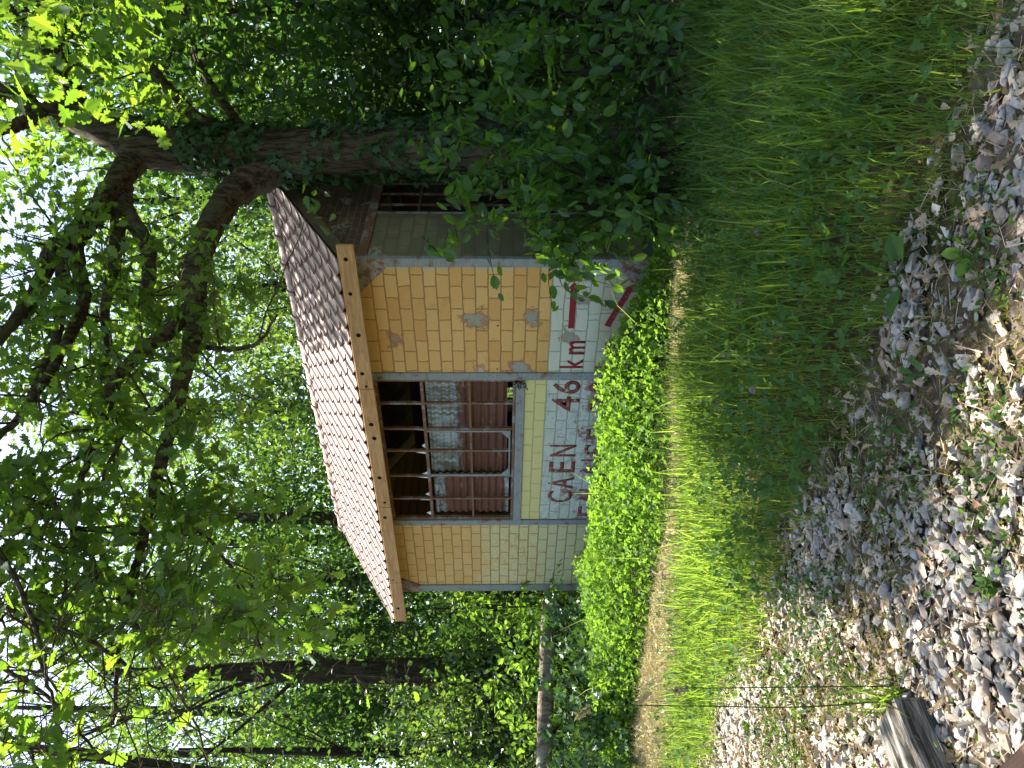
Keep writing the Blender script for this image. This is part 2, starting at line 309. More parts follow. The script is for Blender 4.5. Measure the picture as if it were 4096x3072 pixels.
def wall_mat(kind):
    N = NT('block_wall_' + kind); o = N.obj(); X, Yc, Z = N.xyz(o)
    along = Yc if kind in ('side', 'gable') else X
    wob = N.noise(o, 5.5, 5, .7, col=True); wx, wy, wz = N.xyz(wob)
    u = N.math('ADD', along, N.math('MULTIPLY', N.math('SUBTRACT', wx, .5), .055)); v = N.math('ADD', N.math('SUBTRACT', Z, 1.025 - .1315 * 12), N.math('MULTIPLY', N.math('SUBTRACT', wz, .5), .034))
    u = N.math('ADD', u, {'right': .06, 'middle': .12, 'left': .02}.get(kind, 0.0) + 20 * .283)
    b = N.n('ShaderNodeTexBrick'); b.offset = .5; b.offset_frequency = 2; b.squash = 1.0
    N.set(b.inputs['Vector'], N.comb(u, v)); b.inputs['Scale'].default_value = 1.0; b.inputs['Mortar Size'].default_value = .0085 if kind not in ('side',) else .013
    b.inputs['Mortar Smooth'].default_value = .25; b.inputs['Brick Width'].default_value = .283 if kind != 'gable' else .22; b.inputs['Row Height'].default_value = .1315 if kind != 'gable' else .075
    b.inputs['Color1'].default_value = (0, 0, 0, 1); b.inputs['Color2'].default_value = (1, 1, 1, 1); b.inputs['Mortar'].default_value = (.5, .5, .5, 1); b.inputs['Bias'].default_value = 0
    mort = b.outputs['Fac']; rnd = N.xyz(b.outputs['Color'])[0]
    n1 = N.noise(o, 4.5, 7, .68, .3); n2 = N.noise(o, 24, 5, .7); n3 = N.noise(N.scale(o, 5, 5, 11), 2.3, 7, .72, 1.0); nl = N.noise(o, 1.4, 3)
    if kind == 'right':
        col = N.mix(rnd, (.60, .32, .10), (.68, .41, .15)); col = N.mix(N.math('MULTIPLY', N.step(n3, .55, .68), .55), col, (.68, .45, .19)); col = N.mix(N.math('MULTIPLY', N.step(n1, .56, .7), .5), col, (.50, .25, .075))
        pale = N.math('MULTIPLY', N.step(N.math('ADD', X, N.math('MULTIPLY', n1, .12)), -.11, -.05), N.step(N.math('ADD', rnd, N.math('MULTIPLY', n2, .4)), .5, .75)); col = N.mix(pale, col, (.50, .43, .26))
    elif kind == 'left':
        col = N.mix(rnd, (.62, .36, .12), (.66, .41, .16)); col = N.mix(N.math('MULTIPLY', N.step(n3, .58, .66), .7), col, (.66, .52, .25))
        low = N.step(N.math('ADD', Z, N.math('MULTIPLY', N.math('SUBTRACT', nl, .5), .5)), 1.95, 1.75)
        low = N.math('SUBTRACT', 1.0, N.step(N.math('ADD', Z, N.math('MULTIPLY', N.math('SUBTRACT', nl, .5), .6)), 1.62, 2.0))
        col = N.mix(N.math('MULTIPLY', low, N.step(n3, .40, .52)), col, (.60, .54, .29))
        col = N.mix(N.math('MULTIPLY', N.math('SUBTRACT', 1.0, N.step(Z, .75, 1.15)), .8), col, (.58, .55, .32))
    elif kind == 'middle':
        col = N.mix(rnd, (.64, .54, .22), (.66, .57, .26)); col = N.mix(N.math('MULTIPLY', N.step(n1, .6, .75), .5), col, (.55, .44, .18))
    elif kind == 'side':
        col = N.mix(rnd, (.15, .135, .075), (.21, .185, .11)); col = N.mix(N.math('MULTIPLY', N.step(n1, .5, .7), .5), col, (.33, .25, .12))  # block colours cut darker, so the wall's shade is part of its colour
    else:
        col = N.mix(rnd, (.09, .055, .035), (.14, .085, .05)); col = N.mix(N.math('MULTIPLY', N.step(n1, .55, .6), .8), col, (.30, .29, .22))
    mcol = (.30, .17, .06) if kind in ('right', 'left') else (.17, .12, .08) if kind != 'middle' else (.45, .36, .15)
    if kind in ('right', 'middle'):               # the pale band painted for the lettering
        edge = N.math('SUBTRACT', 1.0, N.step(Z, 1.026, 1.032))
        wht = N.mix(rnd, (.53, .52, .40), (.60, .59, .47)) if kind == 'right' else N.mix(rnd, (.48, .50, .43), (.56, .57, .50))
        if kind == 'right':
            wht = N.mix(N.math('MULTIPLY', N.step(n3, .55, .7), .45), wht, (.45, .42, .26)); wht = N.mix(N.math('MULTIPLY', N.math('SUBTRACT', 1.0, N.step(N.math('ADD', Z, N.math('MULTIPLY', n1, .3)), .45, .85)), .75), wht, (.40, .34, .18))
        else:
            old = N.math('MULTIPLY', N.step(n3, .50, .58), N.step(n2, .40, .58)); wht = N.mix(N.math('MULTIPLY', old, .75), wht, (.27, .28, .22))
            ghost = N.math('MULTIPLY', N.step(N.math('ADD', N.noise(N.scale(o, 2.2, 2.2, 3.2), 1.6, 4), N.math('MULTIPLY', N.math('SUBTRACT', .8, Z), .42)), .60, .70), N.step(n2, .36, .55)); wht = N.mix(N.math('MULTIPLY', ghost, .85), wht, (.23, .065, .05))
        col = N.mix(edge, col, wht); mixm = N.mix(edge, mcol, (.30, .28, .20))
    else: mixm = mcol
    col = N.mix(N.math('MULTIPLY', mort, .85), col, mixm)
    height = N.math('SUBTRACT', 1.0, mort)
    if kind == 'right':                           # spots where the render has come off down to the cement
        for (px, pz, pr, tone) in ((-.764, 1.836, .115, (.36, .34, .26)), (-.737, 1.229, .085, (.34, .32, .25)), (-1.048, 2.70, .09, (.40, .26, .15)), (-1.455, 1.336, .10, (.36, .34, .28)), (-1.44, 1.78, .07, (.55, .45, .30)), (-.50, .70, .05, (.33, .31, .24)), (-.99, .82, .07, (.33, .32, .26)), (-.2, .74, .07, (.38, .36, .28)), (-.84, 1.583, .012, (.05, .04, .03)), (-1.447, 1.587, .012, (.05, .04, .03))):
            dx = N.math('SUBTRACT', X, px); dz = N.math('SUBTRACT', Z, pz); d = N.math('SQRT', N.math('ADD', N.math('MULTIPLY', dx, dx), N.math('MULTIPLY', dz, dz)))
            if pr > .02: d = N.math('ADD', d, N.math('ADD', N.math('MULTIPLY', N.math('SUBTRACT', n1, .5), .55), N.math('MULTIPLY', N.math('SUBTRACT', n2, .5), .14)))
            ring = N.math('SUBTRACT', 1.0, N.step(d, pr * 1.1, pr * 1.35)); core = N.math('SUBTRACT', 1.0, N.step(d, pr * .85, pr * .95))
            if pr > .02: col = N.mix(N.math('MULTIPLY', ring, .7), col, (.30, .13, .085))
            col = N.mix(core, col, N.mix(n2, tuple(k * .7 for k in tone), tuple(k * 1.15 for k in tone))); height = N.math('SUBTRACT', height, N.math('MULTIPLY', core, .5))
    hh = N.math('ADD', height, N.math('ADD', N.math('MULTIPLY', n2, .25), N.math('MULTIPLY', n3, .3)))
    return N.surf(col, .85, N.bump(hh, .55, .010), spec=.2)
for k in ('right', 'middle', 'left', 'side', 'gable'): M['wall_' + k] = wall_mat(k)
def letter_mat(name, c, wear):
    N = NT(name); o = N.obj(); n2 = N.noise(o, 26, 6, .72); n1 = N.noise(N.scale(o, 5, 5, 9), 2.2, 6, .7)
    col = N.mix(n2, tuple(k * .75 for k in c), tuple(k * 1.2 for k in c)); k = N.math('MULTIPLY', N.step(n2, wear, wear + .12), N.step(n1, .42, .55))
    return N.surf(N.mix(k, col, (.42, .37, .30)), .8, spec=.15)
M['letter_fresh'] = letter_mat('red_lettering', (.26, .028, .035), .58); M['letter_worn'] = letter_mat('worn_red_lettering', (.22, .055, .045), .50)

# ================================================================== THE SETTING
def sheet(name, x0, x1, y0, y1, nx, ny, zf, mat):
    xs = np.linspace(x0, x1, nx); ys = np.linspace(y0, y1, ny); A, B = np.meshgrid(xs, ys); Zz = zf(A, B)
    V = np.stack([A.ravel(), B.ravel(), Zz.ravel()], 1); i = np.arange(nx - 1); j = np.arange(ny - 1); I, J = np.meshgrid(i, j)
    q = (J * nx + I).ravel(); Q = np.stack([q, q + 1, q + nx + 1, q + nx], 1)
    return link_mesh(name, mesh_np(name, V, Q.ravel(), np.arange(len(Q)) * 4, np.full(len(Q), 4)), mat, None, True)
def gz(x, y): return (vnoise(x, y, .9) - .5) * .05 - .03
g = sheet('ground', -150, 150, -150, 150, 120, 120, lambda x, y: np.full_like(x, -.12), M['soil']); tag(g, kind='structure')
g2 = sheet('verge', -22, 14, -4.15, 9, 160, 70, lambda x, y: gz(x, y) * np.clip((y + 4.15) * 2, 0, 1) - .01 * (1 - np.clip((y + 4.15) * 2, 0, 1)), M['soil']); tag(g2, kind='structure')
g3 = sheet('track_bed', -22, 14, -10, -3.9, 120, 60, lambda x, y: (vnoise(x, y, 2.2, 3) - .5) * .05 - .012, M['fines']); tag(g3, kind='structure')

def edge_y(x): return -4.05 + (vnoise(x, x * 0, 1.6, 5) - .5) * .3         # where the ballast stops
def path_y(x): return np.interp(x, [-10, -4.94, -4.13, -2.64, -1.19, -.36, .37, 3], [-3.9, -2.87, -2.47, -2.17, -2.08, -1.34, -.83, .9])   # far edge of the dry strip
def near_y(x): return np.interp(x, [-10, -3.3, -2.53, -1.69, -.77, -.11, .71, 3], [-4.3, -3.53, -3.26, -2.78, -2.43, -1.62, -1.35, .4])   # and its near edge

# ---- ballast
def stone_templates(n=10):
    out = []
    for k in range(n):
        bm = bmesh.new(); a, b, c = random.uniform(.45, .68), random.uniform(.34, .5), random.uniform(.16, .32); m = random.randint(7, 10)
        for q in range(m):
            d = Vector((random.gauss(0, 1), random.gauss(0, 1), random.gauss(0, 1))).normalized(); bm.verts.new((d.x * a, d.y * b, max(-.8, min(.75, d.z)) * c))
        r = bmesh.ops.convex_hull(bm, input=bm.verts[:]); loose = [v for v in bm.verts if not v.link_faces]; bmesh.ops.delete(bm, geom=loose, context='VERTS')
        bmesh.ops.bevel(bm, geom=bm.edges[:], offset=.03, segments=1, affect='EDGES')
        bmesh.ops.recalc_face_normals(bm, faces=bm.faces[:]); bm.verts.index_update(); out.append(([tuple(v.co) for v in bm.verts], [tuple(v.index for v in f.verts) for f in bm.faces])); bm.free()
    return out
def join_scatter(name, templates, P, R, size, mat, parent=None):
    Vs, Ls, Ts = [], [], []; base = 0; idx = rng.integers(0, len(templates), len(P))
    for k, (tv, tf) in enumerate(templates):
        m = np.where(idx == k)[0]
        if not len(m): continue
        tv = np.asarray(tv, float); sz = size[m]; sz = sz if sz.ndim == 2 else np.repeat(sz[:, None], 3, 1)
        V = np.einsum('nij,nkj->nki', R[m], tv[None] * sz[:, None, :]) + P[m][:, None, :]
        lp = np.concatenate([np.array(f) for f in tf]); tot = np.array([len(f) for f in tf])
        Ls.append((lp[None] + (np.arange(len(m)) * len(tv))[:, None]).ravel() + base); Ts.append(np.tile(tot, len(m))); Vs.append(V.reshape(-1, 3)); base += len(m) * len(tv)
    L = np.concatenate(Ls); T = np.concatenate(Ts); st = np.concatenate([[0], np.cumsum(T)[:-1]])
    return link_mesh(name, mesh_np(name, np.concatenate(Vs), L, st, T), mat, parent)
def rot_z(a, tilt=0.0):
    n = len(a); ca, sa = np.cos(a), np.sin(a); Rz = np.zeros((n, 3, 3)); Rz[:, 0, 0] = ca; Rz[:, 0, 1] = -sa; Rz[:, 1, 0] = sa; Rz[:, 1, 1] = ca; Rz[:, 2, 2] = 1
    t = rng.normal(0, 1, n) * tilt; ct, s_ = np.cos(t), np.sin(t); Rx = np.zeros((n, 3, 3)); Rx[:, 0, 0] = 1; Rx[:, 1, 1] = ct; Rx[:, 1, 2] = -s_; Rx[:, 2, 1] = s_; Rx[:, 2, 2] = ct
    return np.einsum('nij,njk->nik', Rz, Rx)
def ground_pts(n, x0, x1, y0, y1, margin=260):   # random points of the ground that the photograph could show
    x = rng.uniform(x0, x1, n); y = rng.uniform(y0, y1, n); X, Y, z = proj(np.stack([x, y, np.zeros(n)], 1))
    k = (z > .8) & (X < 4096 + 900) & (Y > -margin * 3) & (Y < 3072 + margin * 3); return x[k], y[k], X[k], Y[k]
x, y, X, Y = ground_pts(60000, -9, 5.5, -6.1, -3.7)
k = (y < edge_y(x) + rng.normal(0, .09, len(x))); x, y, X, Y = x[k], y[k], X[k], Y[k]
moss_n = vnoise(x, y, 1.5, 9) * .6 + vnoise(x, y, 4.1, 11) * .4
moss_m = np.where(in_poly(X, Y, [(3480, 1850), (3700, 1300), (3720, 700), (4096, 500), (4096, 1500), (3900, 1900), (3650, 2050)]), .17, 0.0)
keep = (rng.uniform(size=len(x)) < np.clip(1.6 - 2.0 * (moss_n + moss_m), .12, 1)); xs_, ys_ = x[keep], y[keep]
n = len(xs_); size = np.exp(rng.normal(math.log(.046), .36, n)); size = np.clip(size, .018, .095)
P = np.stack([xs_, ys_, rng.uniform(-.012, .018, n) + .004], 1)
st_ = tag(join_scatter('gravel', stone_templates(14), P, rot_z(rng.uniform(0, 6.28, n), .33), size, M['stone']), 'grey, tan and rust brown broken ballast stones of the old railway', 'gravel', kind='stuff')
# a few larger lumps lie in the same ballast
lx_, ly_, X, Y = ground_pts(500, -3, 5, -6.0, -4.1); n = len(lx_)
tag(join_scatter('coarse_gravel', stone_templates(8), np.stack([lx_, ly_, np.full(n, .012)], 1), rot_z(rng.uniform(0, 6.28, n), .3), rng.uniform(.07, .105, n), M['stone']), 'larger pale lumps of stone among the ballast', 'gravel', kind='stuff')
# dry leaves, needles and twiglets between the stones
x, y, X, Y = ground_pts(6500, -7, 5, -6.1, -3.9); n = len(x); D = rdir(n); D[:, 2] *= .5
tag(scatter('leaf_litter', OAKLEAF[0], OAKLEAF[1], np.stack([x, y, rng.uniform(.012, .034, n)], 1), frames(D, rdir(n, 1.1)), np.stack([rng.uniform(.015, .055, n), rng.uniform(.025, .075, n), rng.uniform(.03, .16, n)], 1), M['dry_leaf']), 'tan dry leaves scattered over the ballast', 'dead leaves', kind='stuff')
x, y, X, Y = ground_pts(7000, -5, 5, -6.1, -3.9); n = len(x); D = rdir(n); D[:, 2] *= .15
STICK = ([(-.035, 0, 0), (.035, 0, 0), (.025, 1, .1), (-.025, 1, .1), (0, .5, .08)], [(0, 1, 4), (1, 2, 4), (2, 3, 4), (3, 0, 4)])
tag(scatter('twig_litter', STICK[0], STICK[1], np.stack([x, y, rng.uniform(.016, .04, n)], 1), frames(D, rdir(n, 2.5)), np.stack([rng.uniform(.02, .05, n), rng.uniform(.02, .11, n), np.full(n, .06)], 1), M['dry_leaf']), 'thin dry stalks and twig bits lying on the stones', 'dead stalks', kind='stuff')
# moss and low green weeds in patches
x, y, X, Y = ground_pts(110000, -8, 5, -6.1, -3.75)
mn = vnoise(x, y, 1.5, 9) * .6 + vnoise(x, y, 4.1, 11) * .4 + np.where(in_poly(X, Y, [(3480, 1850), (3700, 1300), (3720, 700), (4096, 500), (4096, 1500), (3900, 1900), (3650, 2050)]), .17, 0.0)
k = mn > .55 + rng.normal(0, .05, len(x)); xm, ym = x[k], y[k]; n = len(xm); D = rdir(n, .9)
tag(scatter('moss', DIAMOND[0], DIAMOND[1], np.stack([xm, ym, rng.uniform(0, .03, n)], 1), frames(D, rdir(n, .6)), rng.uniform(.008, .022, n), M['moss']), 'yellow green and brown moss cushions among the ballast stones', 'moss', kind='stuff')
WEED_PATCH = [[(3150, 2250), (3380, 2250), (3380, 2600), (3170, 2650)], [(3080, 2620), (3260, 2600), (3250, 3072), (3060, 3072)], [(3480, 1700), (3680, 1600), (3760, 1950), (3600, 2150), (3480, 2000)], [(3880, 700), (4096, 700), (4096, 1250), (3900, 1150)], [(3250, 2560), (3330, 2500), (3480, 2700), (3400, 2850)], [(3850, 1550), (4096, 1500), (4096, 2300), (3950, 2350)]]
x, y, X, Y = ground_pts(90000, -7, 5, -6.1, -3.8); inw = np.zeros(len(x), bool)
for p in WEED_PATCH: inw |= in_poly(X + rng.normal(0, 30, len(x)), Y + rng.normal(0, 30, len(x)), p)
k = inw & (rng.uniform(size=len(x)) < .55) | (rng.uniform(size=len(x)) < .035); xw, yw = x[k], y[k]; n = len(xw); D = rdir(n, .8)
tag(scatter('weed_patch', OVATE[0], OVATE[1], np.stack([xw, yw, rng.uniform(.01, .07, n)], 1), frames(D, rdir(n, 1.2)), rng.uniform(.012, .032, n), M['weed_leaf']), 'small leaved green weeds growing in patches through the ballast', 'weeds', kind='stuff')

# ---- the verge: tall grass, clover, dry strip, bright ground cover
def blades(name, x, y, h, mat, label, lean=.35, wd=.014, z0=0.0, bend=.4, kind='stuff', cat='grass'):
    n = len(x); a = rng.uniform(0, 6.28, n); tv, tf = blade(bend, wd)
    o = scatter(name, tv, tf, np.stack([x, y, np.full(n, z0)], 1), rot_z(a, lean), np.stack([np.clip(h, .12, .5) * 1.0 + .1, h, h], 1), mat); return tag(o, label, cat, kind=kind)
x, y, X, Y = ground_pts(130000, -9.5, 4.6, -4.35, -.2, 500)
band = (y > edge_y(x) - .04 + rng.normal(0, .06, len(x))) & (y < near_y(x) + rng.normal(0, .10, len(x)))
dens = np.where(in_poly(X, Y, [(2850, 700), (3500, 500), (3420, 1800), (3250, 2150), (2900, 2100)]), .45, .85); k = band & (rng.uniform(size=len(x)) < dens * .85)
x, y = x[k], y[k]; t = np.clip((y - edge_y(x)) / .7, 0, 1); u_ = np.clip((near_y(x) + .05 - y) / .8, 0, 1); h = rng.gamma(6, .031, len(x)) * (.35 + .65 * t) * (.28 + .72 * u_) * (.6 + .8 * vnoise(x, y, 2.1, 17)) + .04
blades('grass', x, y, h, M['grass'], 'long green grass of the verge between ballast and dry strip', .32, .013)
x, y, X, Y = ground_pts(30000, -9, 4.6, -4.3, -.5, 500); band = (y > edge_y(x) - .02) & (y < near_y(x) + rng.normal(0, .1, len(x)))
x, y, X, Y = x[band], y[band], X[band], Y[band]; zone = in_poly(X, Y, [(2700, 600), (3550, 0), (3500, 1500), (3330, 1950), (3100, 2450), (2900, 2200)])
k = rng.uniform(size=len(x)) < np.where(zone, .95, .35); x, y = x[k], y[k]; n = len(x)
tag(scatter('clover', CLOVER[0], CLOVER[1], np.stack([x, y, rng.uniform(.04, .22, n)], 1), frames(rdir(n), rdir(n, 1.6)), rng.uniform(.022, .05, n), M['weed_leaf']), 'round leaved clover and vetch filling the shaded verge', 'clover', kind='stuff')
x, y, X, Y = ground_pts(6500, -8, 3.5, -4.0, -1.2, 300); band = (y > edge_y(x) + .25) & (y < near_y(x) - .05) & (vnoise(x, y, 1.1, 21) > .36); x, y = x[band], y[band]
blades('grass_stems', x, y, rng.uniform(.22, .46, len(x)), M['stem'], 'dark wiry flowering grass stems rising above the verge', .22, .0045, bend=.3, cat='grass stems')
# dry strip
x, y, X, Y = ground_pts(150000, -10, 4, -6, 1.5, 500); d = path_y(x) - y
k = (d > -.08 + rng.normal(0, .06, len(x))) & (y > near_y(x) - .22 + rng.normal(0, .16, len(x))) & (y > edge_y(x)) & (y < .9); x, y = x[k], y[k]; n = len(x)
xs2 = np.repeat(x, 2) + rng.normal(0, .03, 2 * n); ys2 = np.repeat(y, 2) + rng.normal(0, .03, 2 * n); m2 = 2 * n; D = rdir(m2); D[:, 2] = np.abs(D[:, 2]) * .25
tag(scatter('hay', DIAMOND[0], DIAMOND[1], np.stack([xs2, ys2, rng.uniform(.004, .035, m2)], 1), frames(D, rdir(m2, 1.5)), np.stack([rng.uniform(.015, .03, m2), rng.uniform(.04, .12, m2), np.full(m2, .05)], 1), M['straw']), 'flattened pale hay lying on the dry strip', 'dry grass', kind='stuff')
blades('dry_grass', x, y, rng.gamma(5, .014, n) + .015, M['straw'], 'pale dry mown grass in a strip along the thicket', .9, .011, bend=.7, cat='dry grass')
# low bright ground cover in front of the wall
def cover_h(x, y):
    d = y - path_y(x); e = np.clip(d / .45, 0, 1) ** .6; b = np.clip((-.35 - y) / .45, 0, 1) ** .6
    top = .34 + .30 * vnoise(x, y, 1.9, 31) - .06 * np.clip((x + .9) / 1.2, 0, 1); top = top * (1 - .75 * np.clip((-4.9 - x) / 1.0, 0, 1))
    return top * e * b
x, y, X, Y = ground_pts(90000, -7.2, .75, -5, -.16, 500); hh = cover_h(x, y); k = (hh > .03) & (y > path_y(x)) & (rng.uniform(size=len(x)) < .85); x, y, hh = x[k], y[k], hh[k]; n = len(x)
zz = hh * rng.beta(3.2, 1.0, n) + rng.normal(0, .025, n)
side = rng.uniform(size=n); D = rdir(n, .5)
tag(scatter('ground_cover', CLOVER[0], CLOVER[1], np.stack([x, y, np.maximum(zz, .02)], 1), frames(D, rdir(n, 1.0)), rng.uniform(.026, .06, n), M['bush_leaf']), 'bright green small leaved ground cover heaped in front of the hut', 'ground cover', kind='stuff')
x, y, X, Y = ground_pts(700, -6, .6, -2.4, -.2); k = (y > path_y(x) + .05) & (y < -.25); x, y = x[k][:110], y[k][:110]
blades('wild_grass', x, y, rng.uniform(.55, .98, len(x)), M['grass'], 'single arching grass blades poking out of the ground cover', .5, .010, bend=.75, cat='grass blades')

# ================================================================== THE HUT
hut = empty('railway_hut', (-2.88, 1.45, 0)); tag(hut, 'abandoned yellow block railway hut with red lettering and pink tiled roof', 'hut')
XL, XR, DEP = -5.75, 0.0, 2.9; YR = DEP / 2; PT = .594
def slab(name, poly, y0, y1, mat): return MB().prism(poly, y0, y1).build(name, mat, hut)
# front panels, set 20 mm behind the steel frame's face
right_panel = slab('wall_panel', [(-1.5, .1), (-.30, .1), (-.30, .2), (-.10, .37), (-.10, 2.70), (-.42, 3.0), (-1.5, 3.0)], .022, .12, M['wall_right']); right_panel['label'] = 'ochre block panel over a pale band with km and arrows'
left_panel = slab('wall_panel', [(-5.6, .40), (-5.40, .2), (-4.2, .1), (-4.2, 3.0), (-5.42, 3.0), (-5.6, 2.72)], .022, .12, M['wall_left']); left_panel['label'] = 'patchy ochre and cream block panel left of the window'
mid_panel = slab('wall_panel', [(-4.09, .1), (-1.60, .1), (-1.60, 1.27), (-4.09, 1.27)], .022, .12, M['wall_middle']); mid_panel['label'] = 'pale block panel under the window with red town names'
# steel frame
MB().box(-.10, 0, 0, .055, .1, 3.0).build('corner_post', M['steel'], hut, bevel=.004); MB().box(-5.75, -5.6, 0, .10, .1, 3.0).build('corner_post', M['steel'], hut, bevel=.004)
MB().box(-1.60, -1.495, .004, .10, .1, 3.0).build('post', M['steel'], hut, bevel=.004); MB().box(-4.2, -4.10, .004, .10, .1, 3.0).build('post', M['steel'], hut, bevel=.004)
MB().box(-4.098, -1.602, .002, .11, 1.272, 1.375).build('sill_beam', M['steel'], hut, bevel=.005)
MB().box(-5.745, -.005, .012, .13, 3.0, 3.10).build('head_beam', M['steel_rust'], hut)
for poly in ([(-.42, 2.998), (-.098, 2.69), (-.002, 2.69), (-.002, 2.998)], [(-.098, .38), (-.31, .19), (-.31, .02), (-.002, .02), (-.002, .38)], [(-5.748, 2.70), (-5.6, 2.71), (-5.42, 2.998), (-5.748, 2.998)], [(-5.748, .02), (-5.38, .02), (-5.38, .2), (-5.6, .40), (-5.748, .40)]):
    mb = MB().prism(poly, -.006, .018); gs = mb.build('gusset_plate', M['steel_gusset'], hut)
    cx = sum(p[0] for p in poly) / len(poly); cz = sum(p[1] for p in poly) / len(poly)
    for q in range(5):
        xx = cx + (q - 2) * .02 * (1 if cx < -1 else 1); zc = cz + (q - 2) * .035; a = np.linspace(0, 6.283, 8, endpoint=False); MB().prism([(xx + .008 * math.cos(t), zc + .008 * math.sin(t)) for t in a], -.014, -.006).build('rivet', M['steel_gusset'], gs)
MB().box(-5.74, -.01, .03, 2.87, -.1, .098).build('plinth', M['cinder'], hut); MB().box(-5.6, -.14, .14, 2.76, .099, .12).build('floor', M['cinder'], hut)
# lettering: strokes painted 2 mm proud of the blocks
def paint(body, x0, x1, z0, z1, mat, parent, shear=0.0, weight=0.0, name='lettering'):
    c = bpy.data.curves.new('t', 'FONT'); c.body = body; c.offset = weight; c.resolution_u = 4; o = bpy.data.objects.new('t', c); COL.objects.link(o)
    dg = bpy.context.evaluated_depsgraph_get(); me = bpy.data.meshes.new_from_object(o.evaluated_get(dg)); bpy.data.objects.remove(o)
    V = np.array([v.co[:] for v in me.vertices]); lo, hi = V.min(0), V.max(0); fx = (V[:, 0] - lo[0]) / (hi[0] - lo[0]); fz = (V[:, 1] - lo[1]) / (hi[1] - lo[1])
    W = np.stack([x0 + fx * (x1 - x0) + shear * fz, np.full(len(V), .0195), z0 + fz * (z1 - z0)], 1)
    for v, cc in zip(me.vertices, W): v.co = cc
    me.update(); bm = bmesh.new(); bm.from_mesh(me); r = bmesh.ops.extrude_face_region(bm, geom=bm.faces[:])
    for v in [e for e in r['geom'] if isinstance(e, bmesh.types.BMVert)]: v.co.y += .002
    bmesh.ops.recalc_face_normals(bm, faces=bm.faces[:]); bm.to_mesh(me); bm.free()
    return link_mesh(name, me, mat, parent)
for ch, x0, x1, z0, z1 in (('C', -3.745, -3.515, .61, .932), ('A', -3.47, -3.255, .605, .935), ('E', -3.16, -2.957, .612, .937), ('N', -2.866, -2.66, .617, .938), ('4', -2.094, -1.86, .634, .957), ('6', -1.815, -1.616, .638, .957),
                           ('F', -4.031, -3.83, .20, .514), ('A', -3.775, -3.56, .20, .523), ('L', -3.52, -3.385, .205, .529), ('A', -3.24, -3.02, .21, .546), ('I', -2.952, -2.922, .22, .543), ('S', -2.845, -2.65, .215, .52), ('E', -2.565, -2.39, .22, .512), ('3', -2.08, -1.89, .22, .535), ('0', -1.815, -1.63, .22, .545)):
    paint(ch, x0, x1, z0, z1, M['letter_worn'], mid_panel, weight=.012)
for ch, x0, x1, z0, z1 in (('k', -1.432, -1.30, .638, .895), ('m', -1.235, -1.045, .632, .808), ('k', -1.43, -1.30, .25, .501), ('m', -1.23, -1.04, .24, .42)): paint(ch, x0, x1, z0, z1, M['letter_fresh'], right_panel, weight=.014)
def arrow(p0, p1, hw, hl, hwd):
    p0 = np.array(p0); p1 = np.array(p1); d = unit(p1 - p0); nrm = np.array([-d[1], d[0]]); b = p1 - d * hl
    return MB().prism([tuple(q) for q in (p0 - nrm * hw, b - nrm * hw, b - nrm * hwd, p1, b + nrm * hwd, b + nrm * hw, p0 + nrm * hw)], .0195, .0215).build('arrow', M['letter_fresh'], right_panel)
arrow((-.875, .801), (-.282, .806), .033, .085, .060); arrow((-.845, .42), (-.31, .205), .033, .085, .058)
# window: welded steel grid, top lights open
win = empty('window', (0, 0, 0)); win.parent = hut; win.location = -hut.location
fr = MB(); fr.box(-4.097, -4.06, .03, .07, 1.378, 2.998); fr.box(-1.64, -1.603, .03, .07, 1.378, 2.998); fr.box(-4.058, -1.642, .03, .07, 2.95, 2.996); fr.box(-4.058, -1.642, .03, .07, 1.38, 1.41)
fr.build('window_frame', M['steel_rust'], win)
for xb in (-1.985, -2.40, -2.78, -3.24, -3.68): MB().box(xb - .014, xb + .014, .034, .066, 1.412, 2.948).build('glazing_bar', M['steel_rust'], win)
for za, nm in ((1.907, 0), (2.45, 1)):
    xs = [-4.058, -3.694, -3.254, -2.794, -2.414, -1.999, -1.642]; q = MB()
    for a, b in ((-4.058, -3.696), (-3.664, -3.256), (-3.224, -2.796), (-2.764, -2.416), (-2.384, -2.001), (-1.969, -1.644)): q.box(a, b, .036, .064, za - (.013 if not nm else .018), za + (.013 if not nm else .018))
    q.build('glazing_bar', M['steel_rust'], win)
# opening light within the grid: an inner frame with cut corners
q = MB()
for poly in ([(-3.222, 1.43), (-2.418, 1.43), (-2.418, 1.45), (-3.222, 1.45)], [(-3.222, 1.452), (-3.195, 1.452), (-3.195, 2.43), (-3.222, 2.43)], [(-2.44, 1.452), (-2.418, 1.452), (-2.418, 2.43), (-2.44, 2.43)], [(-3.194, 1.452), (-3.09, 1.452), (-3.194, 1.54)], [(-2.55, 1.452), (-2.442, 1.452), (-2.442, 1.54)]): q.prism(poly, .02, .033)
q.build('casement', M['steel'], win)
def corr(x0, x1, z0, z1, y):
    nz = int((z1 - z0) / .008); nx = 10; zs = np.linspace(z0, z1, nz); V = []; xs = np.linspace(x0, x1, nx)
    for z in zs:
        for xx in xs: V.append((xx + .004 * math.sin(z * 17 + xx * 3), y + .013 * math.sin(2 * math.pi * (z + .012 * (xx - x0)) / .092) + .006 * math.sin(xx * 4), z))
    b = len(V); Fs = [(i * nx + j, i * nx + j + 1, (i + 1) * nx + j + 1, (i + 1) * nx + j) for i in range(nz - 1) for j in range(nx - 1)]
    return MB().add(V, Fs).build('corrugated_sheet', M['corrugated'], win, True)
corr(-4.03, -3.255, 1.44, 2.40, .105); corr(-3.25, -1.66, 1.47, 2.42, .135)
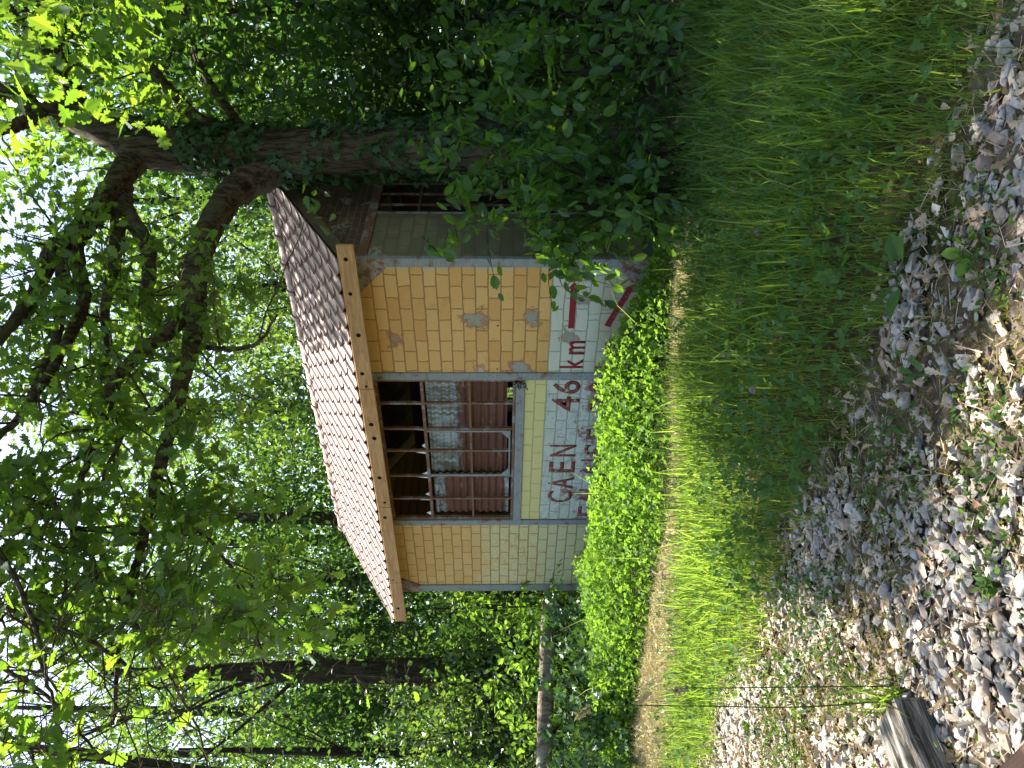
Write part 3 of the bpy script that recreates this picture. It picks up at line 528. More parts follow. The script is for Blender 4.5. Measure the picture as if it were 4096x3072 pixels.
for (xc, zc, wdt, hgt) in ((-3.99, 2.47, .08, .06), (-3.70, 2.47, .05, .13), (-3.6, 2.47, .07, .05), (-3.27, 2.47, .05, .16), (-3.2, 2.47, .06, .07), (-2.82, 2.47, .05, .12), (-2.7, 2.47, .08, .04), (-2.42, 2.47, .03, .09)): MB().prism([(xc - wdt / 2, zc), (xc + wdt / 2, zc), (xc + rng.uniform(-.02, .02), zc + hgt)], .048, .051).build('glass_shard', M['glass_shard'], win)
pts = []
for i in range(40): a = i * .52; pts.append((-1.655 + .05 * math.sin(a * 1.3), .0 - .02 + .02 * math.cos(a), 1.40 - .12 * abs(math.sin(a * .5)) + .05 * math.cos(a * .7)))
MB().tube(smooth_path(pts, 3), .0035, 5).build('wire', M['knot'], win)
# right side wall (in the shade of the trees): post, block panel, dark window with bars, lintel, gable
def sidep(y0, y1, z0, z1, name, mat, xa=-.11, xb=-.02): return MB().box(xa, xb, y0, y1, z0, z1).build(name, mat, hut)
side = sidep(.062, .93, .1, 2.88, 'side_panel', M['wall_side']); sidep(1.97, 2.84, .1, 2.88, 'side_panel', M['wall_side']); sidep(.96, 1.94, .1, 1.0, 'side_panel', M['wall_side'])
MB().prism_x([(.058, 2.68), (.30, 2.878), (.058, 2.878)], -.018, -.006).build('gusset_plate', M['steel_gusset'], hut)
sidep(.932, .958, .1, 2.88, 'jamb', M['steel'], -.1, -.01); sidep(1.942, 1.968, .1, 2.88, 'jamb', M['steel'], -.1, -.01); sidep(.06, 2.84, 2.885, 2.985, 'lintel', M['steel_rust'], -.1, -.008)
for yb in (1.2, 1.45, 1.7): sidep(yb - .012, yb + .012, 1.0, 2.884, 'glazing_bar', M['steel_rust'], -.07, -.05)
for zb in (1.9, 2.45): sidep(.96, 1.94, zb - .012, zb + .012, 'glazing_bar', M['steel_rust'], -.066, -.054)
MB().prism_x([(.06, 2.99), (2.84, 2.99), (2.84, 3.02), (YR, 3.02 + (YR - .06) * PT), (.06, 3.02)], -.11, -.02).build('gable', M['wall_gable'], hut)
MB().prism_x([(.12, .12), (2.8, .12), (2.8, 3.02), (YR, 3.02 + (YR - .06) * PT), (.12, 3.02)], XL + .04, XL + .13).build('end_wall', M['wall_left'], hut)
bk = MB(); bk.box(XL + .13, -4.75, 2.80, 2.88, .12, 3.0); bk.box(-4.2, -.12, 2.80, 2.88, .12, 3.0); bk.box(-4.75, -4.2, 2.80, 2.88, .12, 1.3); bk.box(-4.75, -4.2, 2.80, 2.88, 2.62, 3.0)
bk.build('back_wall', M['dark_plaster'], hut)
q = MB(); 
for zb in (1.62, 1.95, 2.28): q.box(-4.75, -4.2, 2.82, 2.85, zb - .015, zb + .015)
q.box(-4.49, -4.46, 2.822, 2.848, 1.3, 2.62); q.build('back_window', M['steel_rust'], hut)
# roof
roof = empty('roof', (0, 0, 0)); roof.parent = hut; roof.location = -hut.location
YE, ZE = -.30, 3.085; RX0, RX1 = -6.02, .19; cp, sp = 1 / math.hypot(1, PT), PT / math.hypot(1, PT)
def roofpt(x, s, h, back=False):                   # s metres up the slope from the eave, h off the slope
    yy = YE + s * cp - h * sp; return (x, (2 * YR - yy) if back else yy, ZE + s * sp + h * cp)
SL = (YR - YE) / cp
q = MB()
for back in (False, True):
    V = [roofpt(xx, ss, hh, back) for hh in (-.055, -.03) for xx, ss in ((RX0 + .04, .02), (RX1 - .04, .02), (RX1 - .04, SL - .03), (RX0 + .04, SL - .03))]
    q.add(V, [(0, 3, 2, 1), (4, 5, 6, 7), (0, 1, 5, 4), (1, 2, 6, 5), (2, 3, 7, 6), (3, 0, 4, 7)])
q.build('roof_boards', M['rafter'], roof)
TW, TE = .205, .262; nrow = int(math.ceil(SL / TE)); ncol = int(round((RX1 - RX0) / TW)); TW = (RX1 - RX0) / ncol
def tiles(back):
    V, Fs = [], []; us = np.linspace(0, 1, 11)
    prof = np.interp(us, [0, .1, .2, .3, .45, .6, .78, .88, 1.0], [.010, .032, .032, .008, .0, .0, .002, .008, .010])
    low = -.014 * np.sin(np.clip(us * 1.0, 0, 1) * math.pi) ** .8
    for r in range(nrow):
        for c in range(ncol):
            jx, js, jh = rng.normal(0, .0025), rng.normal(0, .004), rng.normal(0, .002); b = len(V); x0 = RX0 + c * TW
            s0 = r * TE; s1 = min(s0 + TE + .05, SL)
            for (ss, hh, tk) in ((0, .020, 0), (.12, .016, 0), (1, .002, 0)):
                for u_, p_, l_ in zip(us, prof, low): V.append(roofpt(x0 + u_ * TW * 1.02 + jx, s0 + (s1 - s0) * ss + (l_ if ss == 0 else l_ * .3 if ss < 1 else 0) + js, p_ + hh + jh, back))
            for u_, p_, l_ in zip(us, prof, low): V.append(roofpt(x0 + u_ * TW * 1.02 + jx, s0 + l_ + js, p_ + .020 - .016 + jh, back))
            m = len(us)
            for k in range(2):
                for i in range(m - 1): Fs.append((b + k * m + i, b + k * m + i + 1, b + (k + 1) * m + i + 1, b + (k + 1) * m + i))
            for i in range(m - 1): Fs.append((b + i + 1, b + i, b + 3 * m + i, b + 3 * m + i + 1))
            Fs.append((b, b + m, b + 2 * m, b + 3 * m)); Fs.append((b + m - 1, b + 4 * m - 1, b + 3 * m - 1, b + 2 * m - 1))
    return V, Fs
tv, tf = tiles(False); MB().add(tv, tf).build('roof_tiles', M['tile'], roof)
tv, tf = tiles(True); MB().add(tv, tf).build('roof_tiles', M['tile'], roof)
zr = ZE + SL * sp; rg = MB(); nr = 16; rl = (RX1 - RX0) / nr
for i in range(nr):
    xa = RX0 + i * rl - .03; xb = xa + rl + .03; segs = []
    for xx, r_ in ((xa, .118), (xa + .05, .118), (xa + .055, .100), (xb, .092)):
        segs.append([(xx, YR + r_ * math.cos(t), zr - .035 + r_ * .95 * math.sin(t)) for t in np.linspace(0, math.pi, 11)])
    V = [p for s_ in segs for p in s_]; V += [(p[0], YR + (p[1] - YR) * .82, zr - .035 + (p[2] - zr + .035) * .82) for p in segs[0]]; m = 11
    Fs = [(k * m + j, k * m + j + 1, (k + 1) * m + j + 1, (k + 1) * m + j) for k in range(3) for j in range(m - 1)] + [(j + 1, j, 4 * m + j, 4 * m + j + 1) for j in range(m - 1)]
    rg.add(V, Fs)
    a = np.linspace(0, 6.283, 8, endpoint=False); rg.add([(xa + .11 + .009 * math.cos(t), YR - .055 + .009 * math.sin(t), zr + .036) for t in a] + [(xa + .11, YR - .055, zr + .048)], [(j, (j + 1) % 8, 8) for j in range(8)])
rg.build('ridge_tiles', M['tile'], roof)
cuts = [-6.0, -5.02, -3.40, -1.42, .36]
for a, b in zip(cuts[:-1], cuts[1:]):
    dz = rng.normal(0, .004); fb = MB().box(a + .004, b - .004, -.345, -.312, 2.915 + dz, 3.078 + dz).build('fascia_board', M['fascia'], roof, bevel=.004)
    for (kx, kz, kr) in ((.207, 3.003, .021), (-.183, 3.01, .02), (-.688, 2.992, .024), (-1.20, 3.013, .022), (-1.95, 2.998, .027), (-2.17, 2.987, .027), (-2.841, 2.995, .026), (-3.591, 3.002, .024), (-5.651, 3.009, .022), (-1.38, 2.99, .016), (-3.30, 2.98, .018), (-4.95, 3.02, .013)):
        if a < kx < b: MB().prism([(kx + kr * 1.05 * math.cos(t), kz + kr * math.sin(t)) for t in np.linspace(0, 6.283, 12, endpoint=False)], -.3475, -.344).build('knot', M['knot'], fb)
for i in range(13):
    xx = -5.9 + i * .497; q = MB()
    for back in (False, True):
        V = [roofpt(x_, s_, h_, back) for h_ in (-.165, -.057) for x_, s_ in ((xx, .05), (xx + .06, .05), (xx + .06, SL - .03), (xx, SL - .03))]; q.add(V, [(0, 3, 2, 1), (4, 5, 6, 7), (0, 1, 5, 4), (1, 2, 6, 5), (2, 3, 7, 6), (3, 0, 4, 7)])
    q.build('rafter', M['rafter'], roof)

# ================================================================== RAILWAY: sleeper and rail
def sleeper(x0, label):
    root = empty('sleeper', (x0, -5.9, 0)); tag(root, label, 'railway sleeper')
    ny, nx = 40, 15; ys = np.linspace(-7.6, -5.16, ny); xs = np.linspace(-.125, .125, nx); V = []
    gro = vnoise(xs * 60, xs * 0, 1.0, 41)
    for yy in ys:
        for j, xx in enumerate(xs):
            cr = max(0, vnoise(xx * 70 + .8 * math.sin(yy * 3), yy * 1.6, 1.0, 44) - .55) * .09; edge = -.02 * (abs(xx) / .125) ** 8; V.append((x0 + xx + .008 * math.sin(yy * 4), yy + .05 * (vnoise(xx * 40, 0.3, 1.0, 47) - .5) * (1 if yy > -5.3 else 0), .118 - cr + edge))
    m = len(V)
    for p in list(V): V.append((p[0], p[1], -.06))
    Fs = [(i * nx + j, i * nx + j + 1, (i + 1) * nx + j + 1, (i + 1) * nx + j) for i in range(ny - 1) for j in range(nx - 1)]
    for i in range(ny - 1): Fs += [(i * nx, (i + 1) * nx, m + (i + 1) * nx, m + i * nx), ((i + 1) * nx - 1, m + (i + 1) * nx - 1, m + (i + 2) * nx - 1, (i + 2) * nx - 1)]
    for j in range(nx - 1): Fs += [(j, m + j, m + j + 1, j + 1), ((ny - 1) * nx + j, (ny - 1) * nx + j + 1, m + (ny - 1) * nx + j + 1, m + (ny - 1) * nx + j)]
    MB().add(V, Fs).build('timber', M['sleeper'], root)
    MB().box(x0 - .08, x0 + .08, -5.79, -5.58, .119, .131).build('base_plate', M['rail'], root)
    return root
sleeper(1.24, 'cracked silver grey wooden sleeper end sticking out of the ballast')
rp = [(-.065, 0), (.065, 0), (.065, .012), (.012, .03), (.010, .10), (.034, .115), (.036, .145), (.028, .152), (-.028, .152), (-.036, .145), (-.034, .115), (-.010, .10), (-.012, .03), (-.065, .012)]
rl_ = MB().prism_x([(-5.685 + a, .133 + b * .62) for a, b in rp], -12, 8).build('rail', M['rail']); tag(rl_, 'rusty steel rail crossing the lower left corner', 'rail')

# ================================================================== TREES
LIT_G = [[(2380, 1050), (2740, 1000), (2740, 1500), (2880, 1900), (2900, 2250), (3050, 2420), (3240, 2460), (3330, 2330), (3560, 2330), (3620, 1880), (3720, 1500), (3860, 1150), (4140, 800), (4140, 3150), (2300, 3150), (2300, 2400)]]
def lit_mask(P):                                   # would this leaf keep the sun off something the sun reaches?
    P = np.asarray(P, float).reshape(-1, 3); G = P - S * ((P[:, 2] - .1) / S[2])[:, None]; X, Y, z = proj(G); hit = (z > .6) & in_poly(X, Y, LIT_G[0])
    nrm = np.array([0, -sp, cp]); p0 = np.array(roofpt(0, 0, .03)); t = (P - p0) @ nrm / (S @ nrm); Q = P - S * t[:, None]; s = (Q[:, 1] - YE) / cp
    hit |= (t > 0) & (s > 0) & (s < SL) & (Q[:, 0] > RX0 - .1) & (Q[:, 0] < -2.75 - .35 * (1 - s / SL)); return hit
HUT_PX = [(1010, 690), (1280, 960), (1430, 1010), (2700, 1060), (2700, 2420), (1560, 2540), (1280, 2090), (1180, 1500)]
def hides_hut(P, Dmax=9.0):
    X, Y, z = proj(np.asarray(P, float).reshape(-1, 3)); return in_poly(X, Y, HUT_PX) & (z < Dmax)
class Foliage:
    def __init__(s): s.P = []; s.D = []; s.N = []; s.z = []
    def add(s, P, D, N, z): s.P.append(P); s.D.append(D); s.N.append(N); s.z.append(z)
    def build(s, name, tmpl, mat, parent, cull=None, above=False):
        P, D, N, z = np.concatenate(s.P), np.concatenate(s.D), np.concatenate(s.N), np.concatenate(s.z)
        if above:                                  # keep the high crown out of the gaps between the low limbs
            X, Y, dz = proj(P); k = ~((X > -30) & (Y > 620) & (dz > 0)); P, D, N, z = P[k], D[k], N[k], z[k]
        if cull is not None:
            k = ~(lit_mask(P) & (rng.uniform(size=len(P)) < cull)) & ~hides_hut(P + D * z[:, None]) & ~hides_hut(P); P, D, N, z = P[k], D[k], N[k], z[k]
        return scatter(name, tmpl[0], tmpl[1], P, frames(D, N), z, mat, parent)
def rosette(fo, p, d, n, size, spread=.09, droop=.2):
    P = p + rng.normal(0, spread, (n, 3)) * .6 - d * rng.uniform(0, .12, (n, 1)); D = unit(d * .5 + rng.normal(0, .65, (n, 3)) - np.array([0, 0, droop])); fo.add(P, D, rdir(n, 1.3), rng.uniform(.65, 1.2, n) * size)
def px_path(rows, k=6):
    W = np.array([list(at(a, b, d)) + [r * d / F_PX] for a, b, d, r in rows]); return smooth_path(W, k)
oak = empty('oak_tree', (.68, 1.10, 0)); tag(oak, 'big ivy clad oak right of the hut, its limbs spreading across the sky', 'tree')
LIMBS = {
 'trunk': [(2730, 585, 8, 190), (2560, 588, 8, 140), (2300, 590, 8, 118), (2000, 592, 8, 108), (1600, 600, 8, 103), (1100, 620, 8, 100), (800, 605, 8, 92), (520, 580, 8, 84)],
 'A': [(560, 585, 8, 80), (330, 480, 7.9, 60), (150, 435, 7.8, 50), (-60, 360, 7.7, 44), (-500, 280, 7.7, 38), (-1000, 220, 7.8, 30), (-1700, 200, 7.8, 12)],
 'A2': [(200, 450, 7.8, 34), (100, 490, 7.6, 28), (0, 518, 7.4, 24), (-300, 600, 7.0, 20), (-800, 760, 6.7, 10)],
 'B': [(700, 590, 8, 74), (480, 500, 8, 56), (337, 458, 8.1, 46), (250, 250, 8.2, 42), (163, 0, 8.3, 38), (60, -400, 8.6, 24), (-60, -800, 8.8, 10)],
 'B2': [(300, 380, 8.1, 26), (190, 220, 7.9, 20), (60, 60, 7.7, 16), (-60, -120, 7.5, 8)],
 'C': [(540, 620, 8, 60), (430, 790, 7.6, 46), (350, 892, 7.3, 42), (260, 960, 7.1, 36), (209, 1010, 7.0, 34), (127, 1190, 6.7, 28), (0, 1348, 6.4, 22), (-250, 1560, 6.1, 14)],
 'C2': [(350, 892, 7.3, 34), (262, 1000, 7.0, 28), (250, 1177, 6.8, 24), (215, 1380, 6.5, 18), (110, 1600, 6.2, 10)],
 'G': [(345, 905, 7.3, 34), (304, 1000, 7.1, 30), (335, 1177, 6.8, 27), (278, 1354, 6.5, 23), (127, 1601, 6.1, 18), (0, 1747, 5.9, 14), (-200, 1950, 5.6, 8)],
 'D': [(482, 745, 7.8, 44), (500, 844, 7.7, 38), (590, 988, 7.6, 30), (589, 1209, 7.4, 24), (633, 1316, 7.2, 17), (690, 1430, 7.0, 8)],
 'D2': [(480, 790, 7.7, 34), (466, 1000, 7.5, 27), (440, 1120, 7.3, 24), (420, 1250, 7.1, 20), (430, 1420, 6.9, 15), (360, 1640, 6.5, 7)],
 'E': [(1120, 660, 8, 76), (985, 735, 7.8, 66), (904, 802, 7.6, 58), (808, 988, 7.2, 52), (778, 1127, 7.0, 48), (785, 1304, 6.7, 40), (728, 1506, 6.4, 34), (690, 1684, 6.2, 30), (658, 1791, 6.0, 27), (608, 1987, 5.8, 23), (556, 2237, 5.5, 18), (515, 2420, 5.3, 14), (475, 2576, 5.1, 11), (461, 2881, 4.9, 7)],
 'F': [(785, 1215, 6.9, 36), (684, 1316, 6.6, 30), (544, 1430, 6.3, 26), (456, 1538, 6.1, 22), (418, 1671, 6.0, 18), (330, 1900, 5.8, 13), (300, 2130, 5.6, 10), (250, 2400, 5.3, 6)],
 'F2': [(700, 1590, 6.3, 16), (620, 1640, 6.2, 13), (538, 1671, 6.1, 12), (470, 1780, 5.9, 9), (390, 1980, 5.7, 6)],
 'F3': [(816, 1386, 6.6, 13), (918, 1399, 6.5, 10), (1025, 1373, 6.4, 8), (1110, 1260, 6.3, 5)],
 'H': [(-260, 1950, 5.6, 18), (-40, 2150, 5.0, 12), (120, 2450, 4.6, 9), (190, 2700, 4.3, 7), (250, 2950, 4.1, 5)],
 'H2': [(-320, 2300, 5.4, 14), (150, 2480, 4.9, 10), (420, 2600, 4.7, 8), (640, 2760, 4.5, 5)],
 'H3': [(620, 1950, 5.8, 12), (760, 2080, 5.6, 9), (900, 2240, 5.4, 7), (1010, 2480, 5.2, 5), (1060, 2700, 5.0, 4)],
 'H4': [(-300, 2600, 5.0, 12), (60, 2700, 4.5, 9), (260, 2850, 4.2, 7), (420, 3050, 4.0, 5)],
 'H5': [(-200, 2750, 4.6, 10), (30, 2880, 4.1, 7), (130, 3020, 3.8, 5), (180, 3150, 3.6, 4)],
 'H6': [(100, 1850, 5.7, 12), (330, 2180, 5.2, 9), (560, 2520, 4.9, 7), (760, 2850, 4.6, 5), (830, 3080, 4.5, 4)],
 'K': [(900, 560, 8, 26), (700, 380, 7.6, 20), (560, 200, 7.3, 14), (470, 40, 7.1, 8)],
 'K2': [(1000, 560, 8, 22), (820, 300, 8.2, 16), (760, 120, 8.4, 10), (720, -60, 8.6, 5)]}
oak_fo = Foliage(); upper_fo = Foliage(); tw = MB(); trunk_path = None
for nm, rows in LIMBS.items():
    W = px_path(rows, 7)
    if nm == 'trunk':
        trunk_path = W; MB().tube(W[:, :3], W[:, 3] * 1.0, 18, .05).build('trunk', M['bark'], oak, True); continue
    MB().tube(W[:, :3] + rng.normal(0, .006, (len(W), 3)), W[:, 3], 10, .06).build('limb', M['bark'] if nm not in ('D', 'D2', 'F2') else M['bark_grey'], oak, True)
    L = np.concatenate([[0], np.cumsum(np.linalg.norm(np.diff(W[:, :3], axis=0), axis=1))]); step = .15 if nm not in ('A', 'B', 'H', 'H2', 'H3', 'H4', 'H5', 'H6') else .2 if nm in ('A', 'B') else .085; s = L[-1] * (.10 if nm in ('H', 'H2', 'H3', 'H4', 'H5', 'H6') else .2)
    while s < L[-1]:
        p = np.array([np.interp(s, L, W[:, i]) for i in range(3)]); tang = unit(np.array([np.interp(min(s + .1, L[-1]), L, W[:, i]) for i in range(3)]) - np.array([np.interp(max(s - .1, 0), L, W[:, i]) for i in range(3)]))
        d = rng.normal(size=3); d = unit(d - tang * (d @ tang) * .7 + tang * .5 + np.array([0, 0, .1])); ln = rng.uniform(.45, 1.25); q = [p]
        for i in range(5): d = unit(d + rng.normal(0, .22, 3) - np.array([0, 0, .07])); q.append(q[-1] + d * ln / 5)
        q = np.array(q); rb = min(.012, np.interp(s, L, W[:, 3]) * .5)
        if hides_hut(q[-1])[0] or (lit_mask(q[-1])[0] and rng.uniform() < .5): s += step * .5; continue
        tw.tube(q, np.linspace(rb, .003, 6), 5)
        for i in range(2, 6):
            for _ in range(rng.integers(1, 4)):
                d2 = unit(d + rng.normal(0, .8, 3)); e = q[i] + d2 * rng.uniform(.08, .3); tw.tube([q[i], (q[i] + e) / 2 + rng.normal(0, .01, 3), e], [.003, .0025, .0015], 4, cap=False); rosette(oak_fo, e, d2, rng.integers(3, 7), .115)
        s += step * rng.uniform(.6, 1.4)
tw.build('twigs', M['bark'], oak)
oak_fo.build('crown', OAKLEAF, M['oak_leaf'], oak, .93)
# the crown above: what keeps the sun off the right hand side of the clearing
SHADE = [[(2745, 900), (2745, 1480), (2900, 1880), (2930, 2250), (3060, 2400), (3230, 2440), (3320, 2310), (3540, 2310), (3600, 1860), (3700, 1480), (3840, 1130), (4200, 560), (4300, -600), (2300, -600), (2300, 880)]]
gx = rng.uniform(-4, 9, 60000); gy = rng.uniform(-6.5, 3.5, 60000); X, Y, z = proj(np.stack([gx, gy, np.full(60000, .1)], 1)); k = (z > .6) & in_poly(X, Y, SHADE[0]); G = np.stack([gx, gy, np.full(60000, .1)], 1)[k][:3600]
# dappled light on the right part of the roof
rx = rng.uniform(-3.2, .3, 900); rs = rng.uniform(0, SL, 900); kk = (rng.uniform(size=900) < np.clip((rx + 3.3) / 1.6, .1, 1) * .95); Rf = np.array([roofpt(a, b, .03) for a, b in zip(rx[kk], rs[kk])])
G = np.concatenate([G, Rf]); H = rng.uniform(7.2, 10.5, len(G)); T = G + S * ((H - G[:, 2]) / S[2])[:, None]
T = T[(vnoise(G[:, 0], G[:, 1], 2.6, 61) > .16)]
for p in T[:4300]:
    d = rdir(1)[0]; rosette(upper_fo, p, d, rng.integers(4, 7), .15, .12)
# unseen extra foliage, added over the right hand side to darken it
n = 2600; ca = rng.uniform(-1.5, 1.2, n); cr = rng.uniform(.6, 6.5, n) ** .95; pz = rng.uniform(4.2, 9.5, n); cx_ = 1.6 + cr * np.cos(ca); cy_ = .2 + cr * np.sin(ca)
for p in np.stack([cx_, cy_, pz], 1)[vnoise(cx_, cy_, .9, 65) > .2]: rosette(upper_fo, p, rdir(1)[0], rng.integers(4, 7), .15, .16)
uo = upper_fo.build('crown', OAKLEAF, M['oak_leaf'], oak, .96, True)
# ivy on the trunk
ivy = empty('ivy', tuple(trunk_path[0, :3])); tag(ivy, 'dark green ivy climbing the oak trunk beside the roof', 'ivy'); iv = Foliage(); n = 4200
ii = rng.uniform(4, len(trunk_path) - 1.01, n); C0 = np.stack([np.interp(ii, np.arange(len(trunk_path)), trunk_path[:, i]) for i in range(4)], 1); an = rng.uniform(0, 6.28, n); dr = np.stack([np.cos(an), np.sin(an), np.zeros(n)], 1)
k = vnoise(an * 1.2, C0[:, 2] * 1.5, 1.0, 71) > .33; C0, dr = C0[k], dr[k]; n = len(C0)
iv.add(C0[:, :3] + dr * (C0[:, 3:4] + rng.uniform(.0, .06, (n, 1))), unit(rng.normal(0, .5, (n, 3)) - np.array([0, 0, .9]) + dr * .35), dr + rng.normal(0, .35, (n, 3)), rng.uniform(.06, .115, n)); iv.build('leaves', IVYLEAF, M['ivy_leaf'], ivy)
for q in range(7):
    a0 = rng.uniform(0, 6.28); pts = []
    for i in range(0, len(trunk_path), 3): a = a0 + .5 * math.sin(i * .2 + q); c = trunk_path[i]; pts.append(c[:3] + np.array([math.cos(a), math.sin(a), 0]) * (c[3] + .008))
    MB().tube(pts, np.linspace(.014, .005, len(pts)), 5).build('stem', M['bark'], ivy)

def tree(name, label, U, D, height, tr, crown, mat, nleaf, leaf, group, trunk_mat='bark_dark', lean=(0, 0), tmpl=DIAMOND, cl=34, low=.25, clump=.55, droop=.35, cull=.9):
    """crown = (centre height, radius across, radius up); clumps of leaves round the ends of limbs, gaps between them"""
    b = CAM + RT * ((U - 1536) / F_PX * D) + FH * D; b = np.array([b[0], b[1], -.1]); root = empty(name, tuple(b)); tag(root, label, 'tree' if 'shrub' not in name else 'shrub', group)
    top = b + np.array([lean[0], lean[1], height]); mid = (b + top) / 2 + rng.normal(0, .15, 3) * [1, 1, 0]; W = smooth_path(np.array([list(b) + [tr * 1.25], list(b * .85 + mid * .15) + [tr], list(mid) + [tr * .8], list(top) + [tr * .25]]), 6)
    MB().tube(W[:, :3], W[:, 3], 12, .06).build('trunk', M[trunk_mat], root, True)
    cz, ra, rv = crown; fo = Foliage(); lb = MB(); cc = np.array([b[0] + lean[0] * .6, b[1] + lean[1] * .6, cz])
    for i in range(cl):
        d = rdir(1)[0]; rr = rng.uniform(.45, 1.0) ** .6; p = cc + d * np.array([ra, ra, rv]) * rr
        if p[2] < low: p[2] = low + rng.uniform(0, .4)
        hd = math.hypot(p[0] - cc[0], p[1] - cc[1]); t = np.clip((p[2] - b[2] - .55 * hd) / height, .3, .95); q = W[int(t * (len(W) - 1)), :3]
        if i % 2 == 0 and p[2] - q[2] > -.4 and np.linalg.norm(p - q) < ra * 1.2:
            m_ = (p + q) / 2 + rng.normal(0, .2, 3) + np.array([0, 0, .25]); MB().tube(smooth_path([q, m_, p], 5), np.linspace(max(.012, tr * .16), .006, 11), 5).build('limb', M[trunk_mat], root)
        for _ in range(3):
            e = p + rng.normal(0, clump * .8, 3); lb.tube([p, (p + e) / 2 + rng.normal(0, .06, 3), e], [.007, .005, .003], 4, cap=False)
        n = int(nleaf / cl * rng.uniform(.5, 1.5)); sub = rng.normal(0, clump, (max(3, n // 14), 3)) * [1, 1, .8]; P = p + sub[rng.integers(0, len(sub), n)] + rng.normal(0, .16, (n, 3))
        fo.add(P, unit(rng.normal(0, .7, (n, 3)) - np.array([0, 0, droop])), rdir(n, .8), rng.uniform(.65, 1.25, n) * leaf)
    lb.build('twigs', M[trunk_mat], root); fo.build('crown', tmpl, M[mat], root, cull); return root
GW = 'woodland trees behind the hut'
tree('woodland_tree', 'dark straight trunked tree left of the hut with hanging foliage', 385, 15, 9.5, .30, (5.2, 2.7, 4.6), 'shaded_leaf', 21000, .15, GW, cl=120, low=.9, lean=(-.5, .3))
tree('woodland_tree', 'light green bushy tree at the left edge of the picture', 40, 17, 8.5, .13, (4.4, 3.2, 4.0), 'wood_leaf', 15000, .14, GW, cl=70, lean=(.6, 0), low=.8)
tree('woodland_tree', 'leaning dark limbed tree at the far left of the clearing', -260, 13, 11, .16, (6.6, 3.0, 4.2), 'shaded_leaf', 12000, .13, GW, cl=60, lean=(1.8, 1.0))
tree('woodland_tree', 'small leaved tree just left of the hut roof', 700, 19, 10, .2, (6.0, 3.6, 4.4), 'shaded_leaf', 11000, .15, GW, cl=50, low=.8)
tree('woodland_tree', 'dark tree rising behind the left part of the roof ridge', 1010, 17, 10, .2, (7.0, 3.2, 3.0), 'shaded_leaf', 8500, .14, GW, cl=44)
tree('woodland_tree', 'tall tree standing behind the middle of the roof ridge', 1420, 20, 13, .24, (8.6, 3.6, 4.2), 'wood_leaf', 10000, .15, GW, cl=50)
tree('woodland_tree', 'sunlit fine leaved tree behind the right part of the roof ridge', 1880, 17, 10.5, .18, (6.8, 3.2, 3.4), 'wood_leaf', 9500, .12, GW, cl=46)
tree('woodland_tree', 'green tree seen just past the roof end beside the oak trunk', 2260, 16, 10, .2, (6.6, 2.6, 3.6), 'wood_leaf', 8000, .13, GW, cl=40)
tree('woodland_tree', 'dense shady tree to the right of the ivy clad oak', 2800, 13, 10, .17, (5.6, 2.8, 3.6), 'shaded_leaf', 11000, .13, GW, cl=60, low=1.1, tmpl=OVATE)
tree('woodland_tree', 'dark thin trunked tree at the right edge of the picture', 3010, 10.5, 9, .12, (5.4, 2.4, 3.6), 'shaded_leaf', 9000, .12, GW, cl=54, low=1.3, tmpl=OVATE)
tree('woodland_tree', 'tree beyond the right edge reaching in with dark leaves', 3450, 9.0, 9, .16, (5.2, 2.6, 3.8), 'shaded_leaf', 8000, .12, GW, cl=46, low=.8, tmpl=OVATE)
tree('woodland_tree', 'far pale green tree between the hut and the left trunks', 560, 27, 14, .22, (8.4, 4.6, 5.4), 'wood_leaf', 9000, .19, GW, cl=48)
tree('woodland_tree', 'far tall tree high above the middle of the roof', 1700, 29, 18, .26, (12.5, 5.4, 5.4), 'wood_leaf', 9000, .20, GW, cl=48)
tree('woodland_tree', 'far tall tree high above the left end of the roof', 900, 28, 18, .26, (13, 5.2, 5.2), 'wood_leaf', 8000, .20, GW, cl=44)
tree('woodland_tree', 'tall pale tree filling the sky at the upper left', 260, 21, 15, .2, (11.2, 4.0, 4.4), 'wood_leaf', 13000, .16, GW, cl=64)
tree('woodland_tree', 'far tree closing the gap right of the oak', 2600, 25, 15, .24, (9, 5, 6), 'wood_leaf', 10000, .19, GW, cl=50)
tree('woodland_tree', 'far tree closing the wood at the left edge', 60, 26, 16, .24, (10, 5, 5.6), 'wood_leaf', 9000, .19, GW, cl=46)
GU = 'undergrowth shrubs along the edge of the wood'
for lab, U, D, h, ra, m_, nl in (('hazel shrub at the left edge behind the brambles', 120, 14.5, 3.4, 1.9, 'wood_leaf', 6500), ('dark hazel shrub round the foot of the straight dark trunk', 420, 16.5, 3.2, 2.0, 'shaded_leaf', 6500), ('hazel shrub close behind the left corner of the hut', 640, 14.5, 3.0, 1.7, 'shaded_leaf', 6000), ('leafy shrub far back between the left trunks', 300, 21, 3.8, 2.6, 'wood_leaf', 5500),
                                ('dark hazel shrub right behind the ivy clad trunk', 2700, 11, 3.6, 1.8, 'shaded_leaf', 7000), ('dark hazel shrub filling the right edge', 3060, 8.6, 3.4, 1.5, 'shaded_leaf', 7000), ('dense unseen thicket shrub added beyond the right edge for shade', 3900, 7.0, 4.6, 1.8, 'shaded_leaf', 9000), ('shrub half seen behind the oak and the side wall', 2450, 14, 3.6, 2.0, 'shaded_leaf', 6000)):  # the thicket past the right edge is out of view, added to darken the side wall
    tree('hazel_shrub', lab, U, D, h, .05, (h * .5, ra, h * .52), m_, nl, .125, GU, cl=44, low=.15, clump=.4, cull=None)
